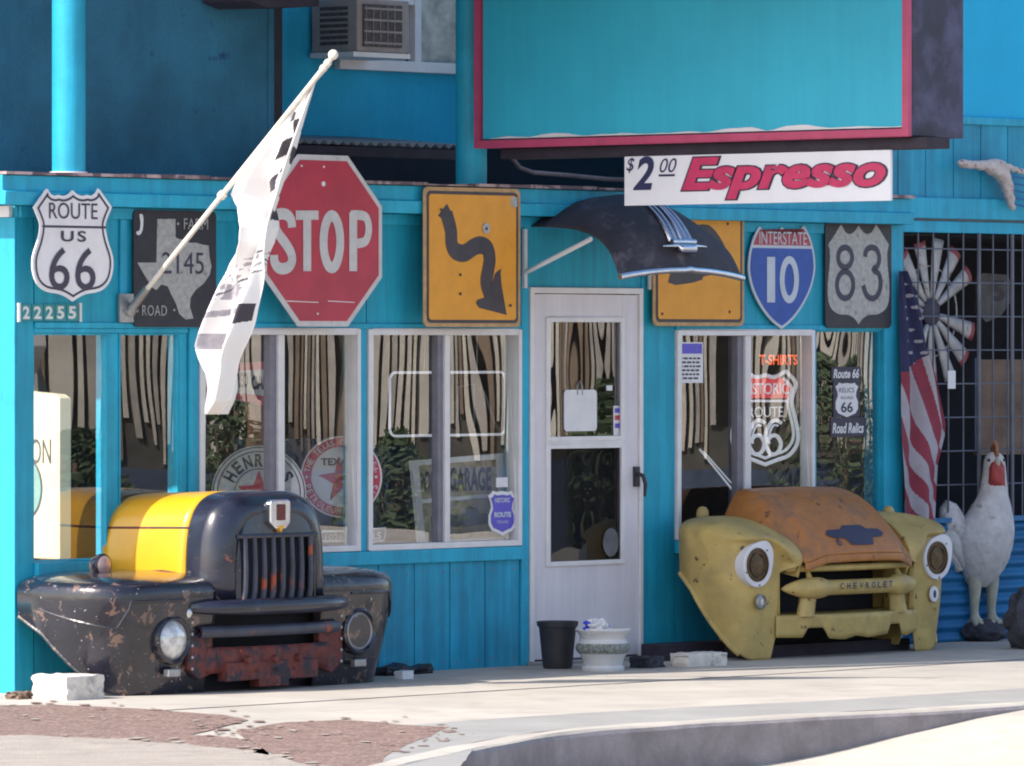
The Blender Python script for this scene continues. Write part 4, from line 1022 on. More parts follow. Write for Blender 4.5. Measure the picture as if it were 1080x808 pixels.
for sd in (-1,1):
    MB().prism_n([(.15,.04),(.50,.04),(.59,.24),(.59,.50),(.50,.55),(.36,.62),(.15,.68)],C2+sd*.608-.004,C2+sd*.608+.004).build('inner_panel',M['pale_yellow'],TB)
MB().grid(hood2,64,44).build('hood',M['orange_hood'],TB,smooth=True,solid=.008)
MB().grid(lambda a,b:(lambda q:(q[0],q[1]+.004,q[2]-.045*b))(hood2(a,1.0)),40,3).build('hood_lip',M['orange_hood'],TB,smooth=True,solid=.008)
# dark badge recess
bow=[(-.265,.0),(-.235,.026),(-.12,.028),(-.085,.050),(.085,.050),(.12,.028),(.235,.026),(.265,.0),(.225,-.018),(.125,-.022),(.10,-.062),(-.10,-.062),(-.125,-.022),(-.225,-.018)]
def on_hood(w,dz):
    zt_=.705+dz; lo,hi=0,1
    for _ in range(30):
        mid=(lo+hi)/2; q=hood2(.5+w/(2*HW2(mid)),mid)
        if q[2]>zt_: lo=mid
        else: hi=mid
    q=hood2(.5+w/(2*HW2(mid)),mid); return q
mb=MB(); K=40; top=[];bot=[]
def ylim(w,up):
    ys=[]
    for i in range(len(bow)):
        a,b=bow[i],bow[(i+1)%len(bow)]
        if (a[0]-w)*(b[0]-w)<=0 and abs(a[0]-b[0])>1e-6: ys.append(a[1]+(b[1]-a[1])*(w-a[0])/(b[0]-a[0]))
    return (max(ys) if up else min(ys)) if ys else 0
def bowf(a,b):
    w=-.264+.528*a; lo=ylim(w,False);hi=ylim(w,True); q=on_hood(w,lo+(hi-lo)*b); return (q[0],q[1]+.007,q[2]+.005)
mb.grid(bowf,K,5); mb.build('badge_recess',M['ink'],TB)
# nose bar, grille bar, supports, apron
def bow_n(x): return N2+.002+.085*(1-abs(x)**2.4)
def strip(z0,z1,hw,dn,rr,name,m,k=28):
    def f(a,b):
        x=2*a-1; t=b*2*PI; return (C2+hw*x,bow_n(x)+dn+rr*math.cos(t),(z0+z1)/2+(z1-z0)/2*math.sin(t))
    return MB().grid(f,k,12).build(name,M[m],TB,smooth=True)
strip(.498,.540,.58,.004,.022,'nose_bar','pale_yellow')
MB().box(C2-.605,C2+.605,.30,.31,.05,.58).build('grille_backing',M['black_void'],TB)
def gbar(a,b):
    x=2*a-1; t=b*2*PI; ax=abs(x)
    r=.044+.018*sst(.44,.58,ax) if ax<.66 else (.062*max(0,1-((ax-.66)/.34)**1.6)**.75)
    return (C2+.625*x,bow_n(x)+.02+r*.9*math.cos(t),.405+r*math.sin(t))
gb=MB().grid(gbar,60,16).build('grille_bar',M['pale_yellow'],TB,smooth=True)
# raised lettering on the bar
mb=MB(); word='CHEVROLET'
for i,c in enumerate(word):
    x=-.225+.45*i/8; xx=x/.625
    text(mb,c,C2+x-.016,C2+x+.016,.395,.432,bow_n(xx)+.02+.0515,bold=.03)
mb.build('lettering',M['ink'],gb)
for sd in (-1,1):
    def stub(a,b,sd=sd):
        t=b*2*PI; r=.062-.018*a+.02*a*a; return (C2+sd*(.40+.03*a)+r*1.1*math.cos(t),bow_n(.6)-.02+r*.7*math.sin(t),.372-.13*a)
    MB().grid(stub,8,14).build('bar_support',M['pale_yellow'],TB,smooth=True)
    MB().tube([(C2+sd*.41,bow_n(.6)-.0,.45),(C2+sd*.41,bow_n(.6)-.02,.50)],[.022,.012],10).build('bar_stem',M['pale_yellow'],TB,smooth=True)
    # inner cheeks curving back into the opening
    def cheek(a,b,sd=sd):
        return (C2+sd*(.622-.05*math.sin(b*PI/2)),N2+.008-.20*b-.0*a,.235+.31*a)
    MB().grid(cheek,6,10).build('grille_cheek',M['pale_yellow'],TB,smooth=True,solid=.004)
MB().grid(lambda a,b:(C2+.60*(2*a-1),bow_n(2*a-1)+.005-.24*b,.245+.01*b),20,3).build('grille_shelf',M['pale_yellow'],TB,smooth=True,solid=.008)
val=[(-.65,.25),(.65,.25),(.65,.125),(.50,.10),(.455,.11),(.43,.175),(.32,.175),(.29,.12),(.10,.105),(-.02,.12),(-.12,.10),(-.25,.11),(-.30,.175),(-.42,.175),(-.46,.12),(-.65,.125)]
mb=MB()
def valf(a,b):
    x=2*a-1; w=.645*x
    zs_=[]
    for i in range(1,len(val)):
        p,q=val[i],val[(i+1)%len(val)]
        if i+1<len(val) and (p[0]-w)*(q[0]-w)<=0 and abs(p[0]-q[0])>1e-6: zs_.append(p[1]+(q[1]-p[1])*(w-p[0])/(q[0]-p[0]))
    zb=min(zs_) if zs_ else .09
    return (C2+w,bow_n(x)+.006*(1-x**8)-.01*b*(1-x**8),.25+(zb-.25)*b)
mb.grid(valf,110,5); mb.build('apron',M['pale_yellow'],TB,smooth=True,solid=.008)
MB().box(C2-.70,C2+.78,.12,.45,.0,.07).build('skid_beam',M['dark_wood'],TB)
# timber sill under truck two, running to the door
pu0,pz0=P(696,690,.12); 
o=MB().box(P(697,690,.25)[0],P(800,690,.25)[0],.10,.26,.0,.095).build('timber_sill',M['dark_wood'],base=(1.2,.18,0),bevel=.006); tag(o,'dark timber lying along the wall foot behind the concrete block','timber')
# ================================================================== SMALL GROUND OBJECTS
def gl(px,py): # ground pixel -> wall frame u,n
    x,y=G(px,py); v=WALL.inverted()@Vector((x,y,0)); return v.x,-v.y
u,n=gl(588,705); s=1/185.0
PB=thing('flower_pot','empty tapered black plastic pot at the foot of the door','flower pot',(u,n,0))
mb=MB(); mb.lathe((u,n,0),[(.001,.0),(.078,.0),(.084,.02),(.092,.10),(.104,.225),(.108,.235),(.114,.236),(.118,.262),(.112,.264),(.104,.23),(.001,.2)],32); mb.build('pot',M['pot_black'],PB,smooth=True)
u,n=gl(636,707)
PW=thing('flower_pot','squat white glazed pot with a grey relief band beside the door','flower pot',(u,n,0))
mb=MB(); mb.lathe((u,n,0),[(.001,0),(.118,.0),(.120,.015),(.110,.03),(.118,.07),(.136,.095)],40); mb.lathe((u,n,0),[(.143,.152),(.128,.175),(.134,.20),(.150,.214),(.156,.225),(.150,.236),(.138,.232),(.130,.20),(.001,.19)],40); mb.build('pot',M['pot_white'],PW,smooth=True)
def bandf(a,b):
    t=a*2*PI; r=.136+.012*math.sin(b*PI)+.007*b+.003*math.sin(a*2*PI*26)*math.sin(b*PI); return (u+r*math.cos(t),n+r*math.sin(t),.095+.057*b)
MB().grid(bandf,120,6).build('relief_band',M['pot_band'],PW,smooth=True)
# crumpled blue and white wrapper on the pot
def blob(c,r,seed,nu=18,nv=12,amp=.4,mfn=None):
    def f(a,b):
        th=a*2*PI; ph=b*PI; d=Vector((math.sin(ph)*math.cos(th),math.sin(ph)*math.sin(th),math.cos(ph)))
        k=1+amp*noise.noise(d*2.2+Vector((seed,0,0)))+amp*.5*noise.noise(d*6+Vector((seed,3,0)))
        return (c[0]+d.x*r[0]*k,c[1]+d.y*r[1]*k,c[2]+d.z*r[2]*k)
    return f
ub=P(620,655,n)[0]
o=MB().grid(blob((u-.075,n+.02,.245),(.075,.06,.042),4,amp=.5),26,16,mfn=lambda a,b:1 if .15<a<.5 or b<.25 else 0).build('crumpled_wrapper',[M['blue_plastic'],M['white']],base=(u-.075,n,.2)); tag(o,'crumpled blue and white plastic wrapper lying on the white pot','wrapper')
# pale concrete block
def blk(name,label,pc,w,d,h,m,rot=0,seed=1,rag=.012):
    u,n=gl(*pc); mb=MB()
    def f(a,b,face):
        pass
    bm=bmesh.new(); bmesh.ops.create_cube(bm,size=1); bmesh.ops.subdivide_edges(bm,edges=bm.edges,cuts=5,use_grid_fill=True)
    c,s_=math.cos(rot),math.sin(rot)
    for v in bm.verts:
        p=v.co.copy(); e=sum(1 for q in p if abs(abs(q)-.5)<1e-4); k=1-(.03 if e>=2 else 0)
        q=Vector((p.x*w*k,p.y*d*k,(p.z+.5)*h*(1 if p.z<0 else k))); q+=Vector((noise.noise(p*4+Vector((seed,0,0))),noise.noise(p*4+Vector((seed,9,0))),noise.noise(p*4+Vector((seed,0,5)))*(p.z>-.45)))*rag
        v.co=Vector((u+q.x*c-q.y*s_, -n+q.x*s_+q.y*c, max(0,q.z)))
    me_v=[tuple(v.co) for v in bm.verts]; bm.verts.index_update(); me_f=[tuple(v.index for v in f.verts) for f in bm.faces]; bm.free()
    mb.add(me_v,me_f); o=mb.build(name,m,base=(u,n,0),smooth=True,bevel=0); return tag(o,label,name.replace('_',' '))
blk('concrete_block','long pale concrete block on the ground left of the yellow truck',(737,702),.30,.16,.075,M['stone_white'],R(-8),1,.010)
blk('white_stone_block','white block under the left fender of the black truck',(72,737),.27,.26,.125,M['stone_white'],0,7,.014)
blk('brown_stone','small brown stone at the bottom left corner of the shop',(20,737),.13,.09,.035,M['wood'],.3,3,.02)
blk('white_cup','small white carton lying by the wall right of the black truck',(426,716),.10,.06,.045,M['white'],.1,5,.004)
blk('black_mat','crumpled black rubber mat by the wall behind the white carton',(418,711),.42,.20,.04,M['pot_black'],.1,9,.035)
blk('dark_cable_coil','dark low rubble between the white pot and the timber',(682,704),.16,.14,.06,M['stone_dark'],.2,11,.02)
bpy.data.objects['dark_cable_coil'].name='stone_rubble'; bpy.data.objects['stone_rubble']['category']='rubble'
# dark boulder far right
u,n=gl(1092,684)
o=MB().grid(blob((u,n,.17),(.21,.16,.20),21,amp=.22),40,24).build('dark_boulder',M['stone_dark'],base=(u,n,0),smooth=True); tag(o,'dark rounded boulder at the far right beside the rooster','boulder')
# ================================================================== ROOSTER
u,n=gl(1036,676); ru,rn=u,n
RO=thing('rooster_statue','tall white plaster rooster statue on a dark stone base beside the cage','statue',(ru,rn,0))
MB().grid(blob((ru,rn,.055),(.16,.13,.075),5,amp=.18),40,20).build('base_stone',M['stone_dark'],RO,smooth=True)
def skin_obj(name,verts,edges,radii,m,parent,sub=2,mod=None):
    me=bpy.data.meshes.new(name); b=Vector((parent['_b'][0],-parent['_b'][1],parent['_b'][2]))
    me.from_pydata([tuple(Vector((v[0],-v[1],v[2]))-b) for v in verts],edges,[])
    o=bpy.data.objects.new(name,me); COL.objects.link(o)
    o.modifiers.new('k','SKIN')
    for i,r in enumerate(radii):
        r2=r if isinstance(r,tuple) else (r,r); me.skin_vertices[0].data[i].radius=r2
    me.skin_vertices[0].data[0].use_root=True
    sb=o.modifiers.new('s','SUBSURF'); sb.levels=sub; sb.render_levels=sub
    bpy.context.view_layer.update()
    ev=o.evaluated_get(bpy.context.evaluated_depsgraph_get()); me2=bpy.data.meshes.new_from_object(ev)
    bpy.data.objects.remove(o); me2.materials.clear(); me2.materials.append(m)
    for p in me2.polygons: p.use_smooth=True
    if mod:
        for v in me2.vertices: v.co=mod(v.co.copy())
    o=bpy.data.objects.new(name,me2); COL.objects.link(o); o.parent=parent; o['_b']=parent['_b']; return o
# faces the street and slightly to the left; tail behind it to the left
sp=[((-.015,-.02,.33),.055,.05),((-.012,-.01,.37),.105,.085),((-.005,0,.44),.150,.125),((.0,.01,.54),.180,.16),((.005,.02,.64),.185,.17),((.015,.03,.73),.165,.155),((.028,.045,.82),.125,.12),((.040,.055,.90),.092,.09),((.047,.055,.98),.076,.078),((.05,.055,1.05),.068,.072),((.05,.055,1.11),.058,.064),((.05,.055,1.145),.035,.04),((.05,.055,1.158),.004,.004)]
def rb(a,b):
    t=b*(len(sp)-1); i=min(int(t),len(sp)-2); f=t-i; f=f
    def q(g): 
        p0,p1,p2,p3=[g(sp[max(0,min(len(sp)-1,i+d))]) for d in (-1,0,1,2)]
        return .5*((2*p1)+(p2-p0)*f+(2*p0-5*p1+4*p2-p3)*f*f+(3*p1-p0-3*p2+p3)*f**3)
    x,y,z,rx,ry=q(lambda k:k[0][0]),q(lambda k:k[0][1]),q(lambda k:k[0][2]),q(lambda k:k[1]),q(lambda k:k[2])
    th=a*2*PI; d=Vector((math.cos(th),math.sin(th),z*3)); k=1+.03*noise.noise(d*4)+.018*noise.noise(d*11)
    wing=.030*math.exp(-((z-.60)/.13)**2)*(abs(math.cos(th))**8)
    return (ru+x+(max(.002,rx)*k+wing)*math.cos(th),rn+y+max(.002,ry)*k*math.sin(th),z)
MB().grid(rb,56,90).build('body',M['rooster'],RO,smooth=True)
for i,(x,s_) in enumerate(((-.085,-1),(.085,1))):
    fx=ru+x; lv=[(fx*1.0,rn,.44),(fx,rn+.01,.33),(fx+.005,rn,.20),(fx+.01,rn,.13),(fx+.005,rn+.07,.105),(fx+.055,rn+.055,.105),(fx-.05,rn+.055,.105),(fx+.005,rn-.05,.11)]
    skin_obj('leg',lv,[(0,1),(1,2),(2,3),(3,4),(3,5),(3,6),(3,7)],[.058,.042,.027,.023,.016,.016,.016,.014],M['rooster_leg'],RO,2)
# tail plumes: one arching fan of long feathers behind the body
for k in range(7):
    pts=[]
    for i in range(11):
        t=i/10; L=.30-.012*k; an=R(70)-t*R(150); cxx=-.10-.035*k*.6; 
        x=ru-.06-.055*(k*.25)-(.19-.010*k)*math.sin(t*PI*.55); z=.56+.26*math.sin(min(1,t*1.25)*PI*.62)*(1-.09*k)-.10*max(0,t-.6)*2
        pts.append((x,rn-.04-.06*t+.016*((k%3)-1),z-.018*k))
    MB().tube(pts,[.050,.052,.054,.055,.054,.052,.048,.042,.034,.024,.008],10).build('tail_plume',M['rooster'],RO,smooth=True)
hx,hn_,hz_=ru+.05,rn+.055,1.10; dx,dn=-.62,.785
def hd(f,sde,z): return (hx+dx*f+dn*sde, hn_+dn*f-dx*sde, z)
skin_obj('beak',[hd(.04,0,hz_),hd(.085,0,hz_-.008),hd(.115,0,hz_-.03)],[(0,1),(1,2)],[.026,.019,.005],M['rooster_leg'],RO,2)
c=hd(.062,0,1.02); mb=MB(); mb.grid(blob(c,(.058,.045,.085),2,amp=.18),24,16); mb.build('red_face',M['comb'],RO,smooth=True)
for sde in (-1,1): mb=MB(); mb.grid(blob(hd(.055,sde*.030,.965),(.026,.022,.05),6,amp=.1),14,10); mb.build('wattle',M['comb'],RO,smooth=True)
pr=[(-.07,-.02),(-.075,.03),(-.05,.045),(-.035,.03),(-.02,.065),(0,.04),(.015,.075),(.035,.04),(.055,.05),(.065,.0),(.06,-.03)]
mb=MB(); k=len(pr); mb.add([(lambda q:(q[0],-q[1],q[2]))(hd(.01+a,-.011,1.155+b)) for a,b in pr]+[(lambda q:(q[0],-q[1],q[2]))(hd(.01+a,.011,1.155+b)) for a,b in pr],[tuple(range(k)),tuple(range(2*k-1,k-1,-1))]+[(i,i+k,(i+1)%k+k,(i+1)%k) for i in range(k)])
mb.build('comb',M['brown'],RO,bevel=.006)
for sde in (-1,1): mb=MB(); mb.grid(blob(hd(.045,sde*.046,1.105),(.010,.010,.010),1,amp=0),10,8); mb.build('eye',M['ink'],RO,smooth=True)
# ================================================================== WINDMILL FAN
wu,wz=P(981,329,-.10); WM=thing('windmill_fan','round galvanised windmill fan with missing blades hanging behind the wire cage','windmill fan',(wu,-.10,wz))
MB().disc((wu,-.12,wz),[(.085,0),(.085,.03),(.06,.045),(.001,.05)],28).build('hub',M['ink'],WM,smooth=True)
ro=(P(981,258,-.1)[1]-wz)*1.10
for k in range(15):
    if k in (4,10): continue
    a=R(104-24*k)
    ri=.085; L=ro*(1.0 if k%5 else .97); tw=0.0
    def bf(p,q,a=a,L=L):
        r=ri+(L-ri)*p; w=(.036+.080*p)*(q-.5); c=.014*math.sin(q*PI)+tw*(q-.5)*2
        return (wu+r*math.cos(a)-w*math.sin(a),-.10+c,wz+r*math.sin(a)+w*math.cos(a))
    b_=MB().grid(bf,10,5,mfn=lambda p,q,k=k:1 if p>.93 and k%3!=1 else 0).build('blade',[M['blade'],M['blade_tip']],WM,smooth=True,solid=.003)
mb=MB(); 
for rr in (.62,): mb.tube([(wu+ro*rr*math.cos(R(10*i)),-.115,wz+ro*rr*math.sin(R(10*i))) for i in range(37)],.006,6)
mb.build('ring',M['blade'],WM,smooth=True)
# paper tag
a=P(1000,391,.02);b=P(1008,410,.02); o=MB().box(a[0],b[0],.016,.019,b[1],a[1]).build('paper_tag',M['white'],base=(a[0],.016,b[1])); tag(o,'small white paper tag tied to the wire cage below the windmill fan','tag')
# ================================================================== US FLAG
fl=[(285,948,956),(310,948,966),(330,948,972),(365,948,979),(376,948,984),(400,949,991),(430,948,998),(447,948,1002),(460,948,1001),(490,949,994),(520,950,992),(549,951,990)]
def fr(y):
    for i in range(len(fl)-1):
        if fl[i][0]<=y<=fl[i+1][0]:
            t=(y-fl[i][0])/(fl[i+1][0]-fl[i][0]); return tuple(fl[i][k]+(fl[i+1][k]-fl[i][k])*t for k in (1,2))
    return fl[-1][1:]
def uf(a,b):
    y=286+263*b; l,r=fr(y); x=l+(r-l)*a; nn=.06+.03*math.sin(a*10+b*2)*min(1,b*3+.2)+.012*math.sin(a*21-b*4)
    u_,z_=P(x,y,.06); return (u_,nn,z_)
stars=[(955+ (i%3)*8+(j%2)*4,300+i*0+j*12) for j in range(8) for i in range(3)]
def um(a,b):
    y=286+263*b; l,r=fr(y); x=l+(r-l)*a
    if y<405-(x-948)*1.2 and x<978 and y<392:
        for sx,sy in stars:
            if (x-sx)**2+(y-sy)**2<3.2: return 1
        return 2
    s=(x-948)*1.0+(y-400)*-.42+ 12*math.sin((y-400)/70)
    return 0 if int(math.floor(s/9.5))%2==0 else 1
mb=MB(); mb.grid(uf,90,330,mfn=um); o=mb.build('american_flag',[M['us_red'],M['us_white'],M['us_blue']],base=(P(960,549,.06)[0],.06,P(960,549,.06)[1]),smooth=True); tag(o,'faded stars and stripes flag hanging folded on the cage beside the corner post','flag')
# ================================================================== CAGE CONTENTS
a=P(1029,480,-.35);b=P(1100,379,-.35)
WB=thing('plywood_panel','weathered brown plywood panel leaning inside the wire cage','panel',(a[0],-.35,a[1]))
mb=MB(); mb.box(a[0],b[0]+.3,-.37,-.35,a[1],b[1]); mb.build('board',M['wood'],WB,bevel=.004)
mb=MB(); mb.box(a[0]-.025,a[0]+.03,-.349,-.335,a[1]+.03,b[1]+.01); mb.build('peeling_batten',M['cabinet'],WB)
MB().box(a[0],b[0]+.3,-.349,-.335,a[1]-.0,a[1]+.035).build('rail',M['wood'],WB)
a=P(1036,360,-.9);b=P(1076,290,-.9)
GP=thing('number_board','dim grey board with a dark number inside the cage beside the windmill fan','board',(a[0],-.9,a[1]))
M['dimgrey']=mat('dim_grey_board',(.12,.12,.13),.8,var=.3,vs=10)
MB().prism([P(x,y,-.9) for x,y in ((1031,292),(1037,288),(1062,290),(1068,300),(1066,318),(1056,333),(1040,340),(1031,330))],-.92,-.9).build('board',M['dimgrey'],GP)
mb=MB(); text_px(mb,'5',1047,296,1060,318,-.897,bold=.04); mb.build('number',M['ink'],GP)
# bleached carving on the siding
CF=thing('carved_animal_figure','bleached white carved animal figure with peeling paint on the blue siding, upper right','carving',(P(1050,190,.08)[0],0.0,P(1050,222,.08)[1]))
def c3(x,y,n=.09): q=P(x,y,n); return (q[0],n,q[1])
V=[c3(1049,176),c3(1036,174.5),c3(1024,173.5),c3(1016,172.5),c3(1010.5,172),c3(1058,184),c3(1062,198),c3(1066,212),c3(1069,222),c3(1062,176),c3(1074,180),c3(1090,184),c3(1051,168)]
o=skin_obj('torso',V,[(0,1),(1,2),(2,3),(3,4),(0,5),(5,6),(6,7),(7,8),(0,9),(9,10),(10,11),(0,12)],[.050,.030,.026,.030,.016,.048,.038,.030,.014,.026,.016,.012,.012],M['fig'],CF,2,lambda c:c+c.normalized()*noise.noise(c*30)*.012)
mb=MB()
for i in range(5): 
    mb.tube([c3(1064+i*.6,186+i*7),c3(1074,187+i*7.3),c3(1092,190+i*7.6)],[.010,.008,.006],6)
mb.build('wing_rib',M['corr'],CF,smooth=True)
# ================================================================== WINDOW DISPLAYS (behind the glass)
def panel(name,label,cat,x0,y0,x1,y1,n,m,marks=()):
    a=P(x0,y1,n);b=P(x1,y0,n); t=thing(name,label,cat,(a[0],n,a[1])); MB().box(a[0],b[0],n-.008,n,a[1],b[1]).build('sheet',M[m],t)
    for nm,mm,fn in marks: mb=MB(); fn(mb,n+.002); mb.build(nm,M[mm],t)
    return t
# cream sign board standing in the corner window
ub=P(63,500,-.20)[0]; zb_=P(63,590,-.20)[1]; zt_=P(63,418,-.20)[1]
cb=thing('cream_sign_board','tall sunlit cream box sign with ON and an oval, inside the left corner window','sign',(ub,-.2,zb_))
MB().prism_n([(-.20,zb_),(-.20,zt_-.01),(-.24,zt_+.01),(-.62,zt_+.035),(-.62,zb_)],ub,ub+.085).build('box',M['cream'],cb,bevel=.006)
mpu=lambda a,c:(ub-.003,-a,c)
mb=MB(); text(mb,'ON',Q(33,470,ub)[0],Q(54,470,ub)[0],Q(45,489,ub)[1],Q(45,463,ub)[1],0,mapf=mpu); mb.build('lettering',M['dimgrey'],cb)
oc_=Q(27,515,ub); q=[(oc_[0]+.13*math.cos(2*PI*t/40),oc_[1]+.165*math.sin(2*PI*t/40)) for t in range(40)]; q2=[(oc_[0]+.12*math.cos(2*PI*t/40),oc_[1]+.155*math.sin(2*PI*t/40)) for t in range(40)]
mb=MB(); mb.prism_n(q,ub-.003,ub-.001); mb.build('oval_outline',M['dimgrey'],cb)
mb=MB(); mb.prism_n(q2,ub-.005,ub-.0035); mb.build('oval_field',M['green_ink'],cb)
# round enamel signs, turned to face the street corner
def round_sign(name,label,px,py,nn,rad_px,build):
    u,z=P(px,py,nn); v=WALL@Vector((u,-nn,z)); t=thing(name,label,'sign',(v.x,v.y,v.z),frame=WORLD); r=rad_px/F*v.y
    build(t,v,r); return t
def wdisc(mb,v,r0,r1,d,k=48):
    vs=[];fs=[]
    for i in range(k):
        a=2*PI*i/k; vs.append((v.x+r1*math.cos(a),v.y-d,v.z+r1*math.sin(a)))
    if r0>0:
        for i in range(k): a=2*PI*i/k; vs.append((v.x+r0*math.cos(a),v.y-d,v.z+r0*math.sin(a)))
        fs=[(i,(i+1)%k,(i+1)%k+k,i+k) for i in range(k)]
    else: fs=[tuple(range(k))]
    mb.add(vs,fs)
def wbuild(mb,name,m,t): 
    o=MB.build(mb,name,m,t); return o
def fixw(mb,t):  # world-frame parts: builder subtracts (x,-y,z); shift accordingly
    b=t['_b']; mb.v=[(x-0,y-2*b[1]+0,z) if False else (x,y-b[1]-b[1],z) for x,y,z in mb.v]; return mb
def ring_text(mb,s,v,r,a0,a1,h,d,flip=False,bold=.01):
    k=len(s)
    for i,c in enumerate(s):
        if c==' ': continue
        a=a0+(a1-a0)*(i+.5)/k; w=h*.62
        tv,tf,b=text_geo(c,bold)
        out=[]
        for x,y,_ in tv:
            lx=((x-b[0])/(b[1]-b[0]+1e-9)-.5)*w*(.35 if c in "I'." else 1); ly=((y-b[2])/(b[3]-b[2]+1e-9)-.5)*h*(1 if c not in "'." else .35)
            if flip: ang=a+PI/2
            else: ang=a-PI/2
            px_=r*math.cos(a)+lx*math.cos(ang)-ly*math.sin(ang); pz_=r*math.sin(a)+lx*math.sin(ang)+ly*math.cos(ang)
            out.append((v.x+px_,v.y-d,v.z+pz_))
        mb.add(out,tf)
def tex(t,v,r):
    mb=MB(); k=48; vs=[(v.x+r*math.cos(2*PI*i/k),v.y-.0,v.z+r*math.sin(2*PI*i/k)) for i in range(k)]+[(v.x+r*math.cos(2*PI*i/k),v.y+.012,v.z+r*math.sin(2*PI*i/k)) for i in range(k)]
    mb.add(vs,[tuple(range(k)),tuple(range(2*k-1,k-1,-1))]+[(i,i+k,(i+1)%k+k,(i+1)%k) for i in range(k)]); fixw(mb,t).build('plate',M['tex_white'],t)
    mb=MB(); wdisc(mb,v,r*.74,r*.96,.003); fixw(mb,t).build('red_ring',M['tex_red'],t)
    mb=MB(); ring_text(mb,'THE TEXAS COMPANY',v,r*.85,R(172),R(38),r*.15,.006); ring_text(mb,'U.S.A.',v,r*.85,R(34),R(6),r*.14,.006)
    ring_text(mb,'PETROLEUM PRODUCTS',v,r*.85,R(192),R(348),r*.15,.006,flip=True); 
    for a in (180,0): 
        wv=Vector((v.x+r*.85*math.cos(R(a)),v.y,v.z)); wdisc(mb,wv,0,r*.035,.006,10)
    fixw(mb,t).build('ring_lettering',M['tex_white'],t)
    mb=MB(); st=[]; 
    for i in range(10):
        a=R(90+36*i+8); rr=r*(.58 if i%2==0 else .225); st.append((v.x+rr*math.cos(a),v.y-.004,v.z-r*.06+rr*math.sin(a)))
    mb.add(st,[tuple(range(10))]); fixw(mb,t).build('star',M['tex_red'],t)
    mb=MB(); text(mb,'TEXACO',v.x-r*.50,v.x+r*.56,v.z+r*.28,v.z+r*.46,0,bold=.03,mapf=lambda a,c:(a,v.y-.006,c)); fixw(mb,t).build('lettering',M['ink'],t)
round_sign('round_petrol_sign','round red and white enamel petrol sign with star, behind the window post',360,503,-.16,43,tex)
def hen(t,v,r):
    mb=MB(); wdisc(mb,v,0,r,0); fixw(mb,t).build('plate',M['dirty_white'],t)
    mb=MB(); wdisc(mb,v,r*.955,r*.975,.003); wdisc(mb,v,r*.865,r*.885,.003); wdisc(mb,v,r*.50,r*.52,.003)
    ring_text(mb,"HENRY'S",v,r*.69,R(160),R(20),r*.27,.004,bold=.03); fixw(mb,t).build('lettering',M['ink'],t)
    mb=MB(); st=[(v.x+r*.48*math.cos(R(90+36*i))*(1 if i%2==0 else .42),v.y-.004,v.z+r*.48*math.sin(R(90+36*i))*(1 if i%2==0 else .42)) for i in range(10)]
    mb.add(st,[tuple(range(10))]); fixw(mb,t).build('star',M['tex_red'],t)
round_sign('round_white_sign','large round off white sign with curved lettering, above the yellow truck hood',273,520,-.15,50,hen)
# red and white poster
n=-.30; t=thing('red_white_sign','red and white printed sign hanging behind the flag end','sign',(P(262,428,n)[0],n,P(262,428,n)[1]))
q=[P(x,y,n) for x,y in ((252,383),(290,381),(291,424),(276,428),(245,421),(243,405))]; MB().prism(q,n-.01,n).build('sheet',M['dirty_white'],t)
mb=MB(); mb.prism([P(x,y,n) for x,y in ((252,383),(290,381),(290,389),(249,391))],n+.001,n+.002); mb.prism([P(x,y,n) for x,y in ((244,414),(290,419),(289,424),(276,428),(246,421))],n+.001,n+.002); mb.build('red_band',M['tex_red'],t)
mb=MB(); text_px(mb,'REO',249,393,262,409,n+.003,bold=.05); text_px(mb,'CAR',265,396,284,411,n+.003,bold=.05); mb.build('lettering',M['ink'],t)
# leather apron / garment below
n=-.34; o=MB().grid(lambda a,b:(P(258+24*a+3*math.sin(b*5),428+75*b,n)[0],n+.03*math.sin(a*9),P(258+24*a,428+75*b,n)[1]),16,16).build('brown_coat',M['brown'],base=(P(270,500,n)[0],n,P(270,503,n)[1]),smooth=True,solid=.004); tag(o,'brown hanging coat in the window between the round sign and the poster','coat')
# license plate style boards at window foot
n=-.10
panel('number_plate','small framed plate on the shelf below the round petrol sign','plate',334,559,360,573,n,'cabinet',(('frame_line','white',lambda mb,n:glyph_px(mb,[(336,571),(340,560.5),(369,560),(369,571)],n,.012,True)),('lettering','texas',lambda mb,n:text_px(mb,'1026',343,563,362,570,n,bold=.02))))
panel('number_plate','small framed plate standing on the shelf at the left of the middle window','plate',389,555,409,573,n,'cabinet',(('frame_line','white',lambda mb,n:glyph_px(mb,[(391,572),(391,558),(407,557),(405,570)],n,.010,True)),('lettering','white',lambda mb,n:text_px(mb,'LS',393,561,402,569,n,bold=.02))))
# garage picture frame, leaning
n=-.14; gfr=thing('framed_garage_picture','white framed sepia picture lettered GARAGE leaning in the middle window','picture',(P(487,578,n)[0],n,P(487,578,n)[1]))
oq=[(434,486),(530,478),(537,574),(443,582)]; iq=[(441,491),(524,484.5),(530,566),(448,571)]
MB().prism([P(x,y,n) for x,y in iq],n-.016,n-.008).build('picture',M['sepia'],gfr)
mb=MB()
for i in range(4): 
    a,b,c,d=oq[i],oq[(i+1)%4],iq[(i+1)%4],iq[i]; mb.prism([P(*a,n),P(*b,n),P(*c,n),P(*d,n)],n-.02,n+.006)
mb.prism([P(x,y,n) for x,y in ((443,527),(527,520),(527,524),(443,531))],n-.007,n+.001)
mb.build('frame',M['alu'],gfr)
mb=MB(); text_px(mb,'POP',443,497,459,521,n-.005,bold=.03); text_px(mb,'GARAGE',474,493,518,518,n-.005,bold=.03); mb.build('lettering',M['ink'],gfr)
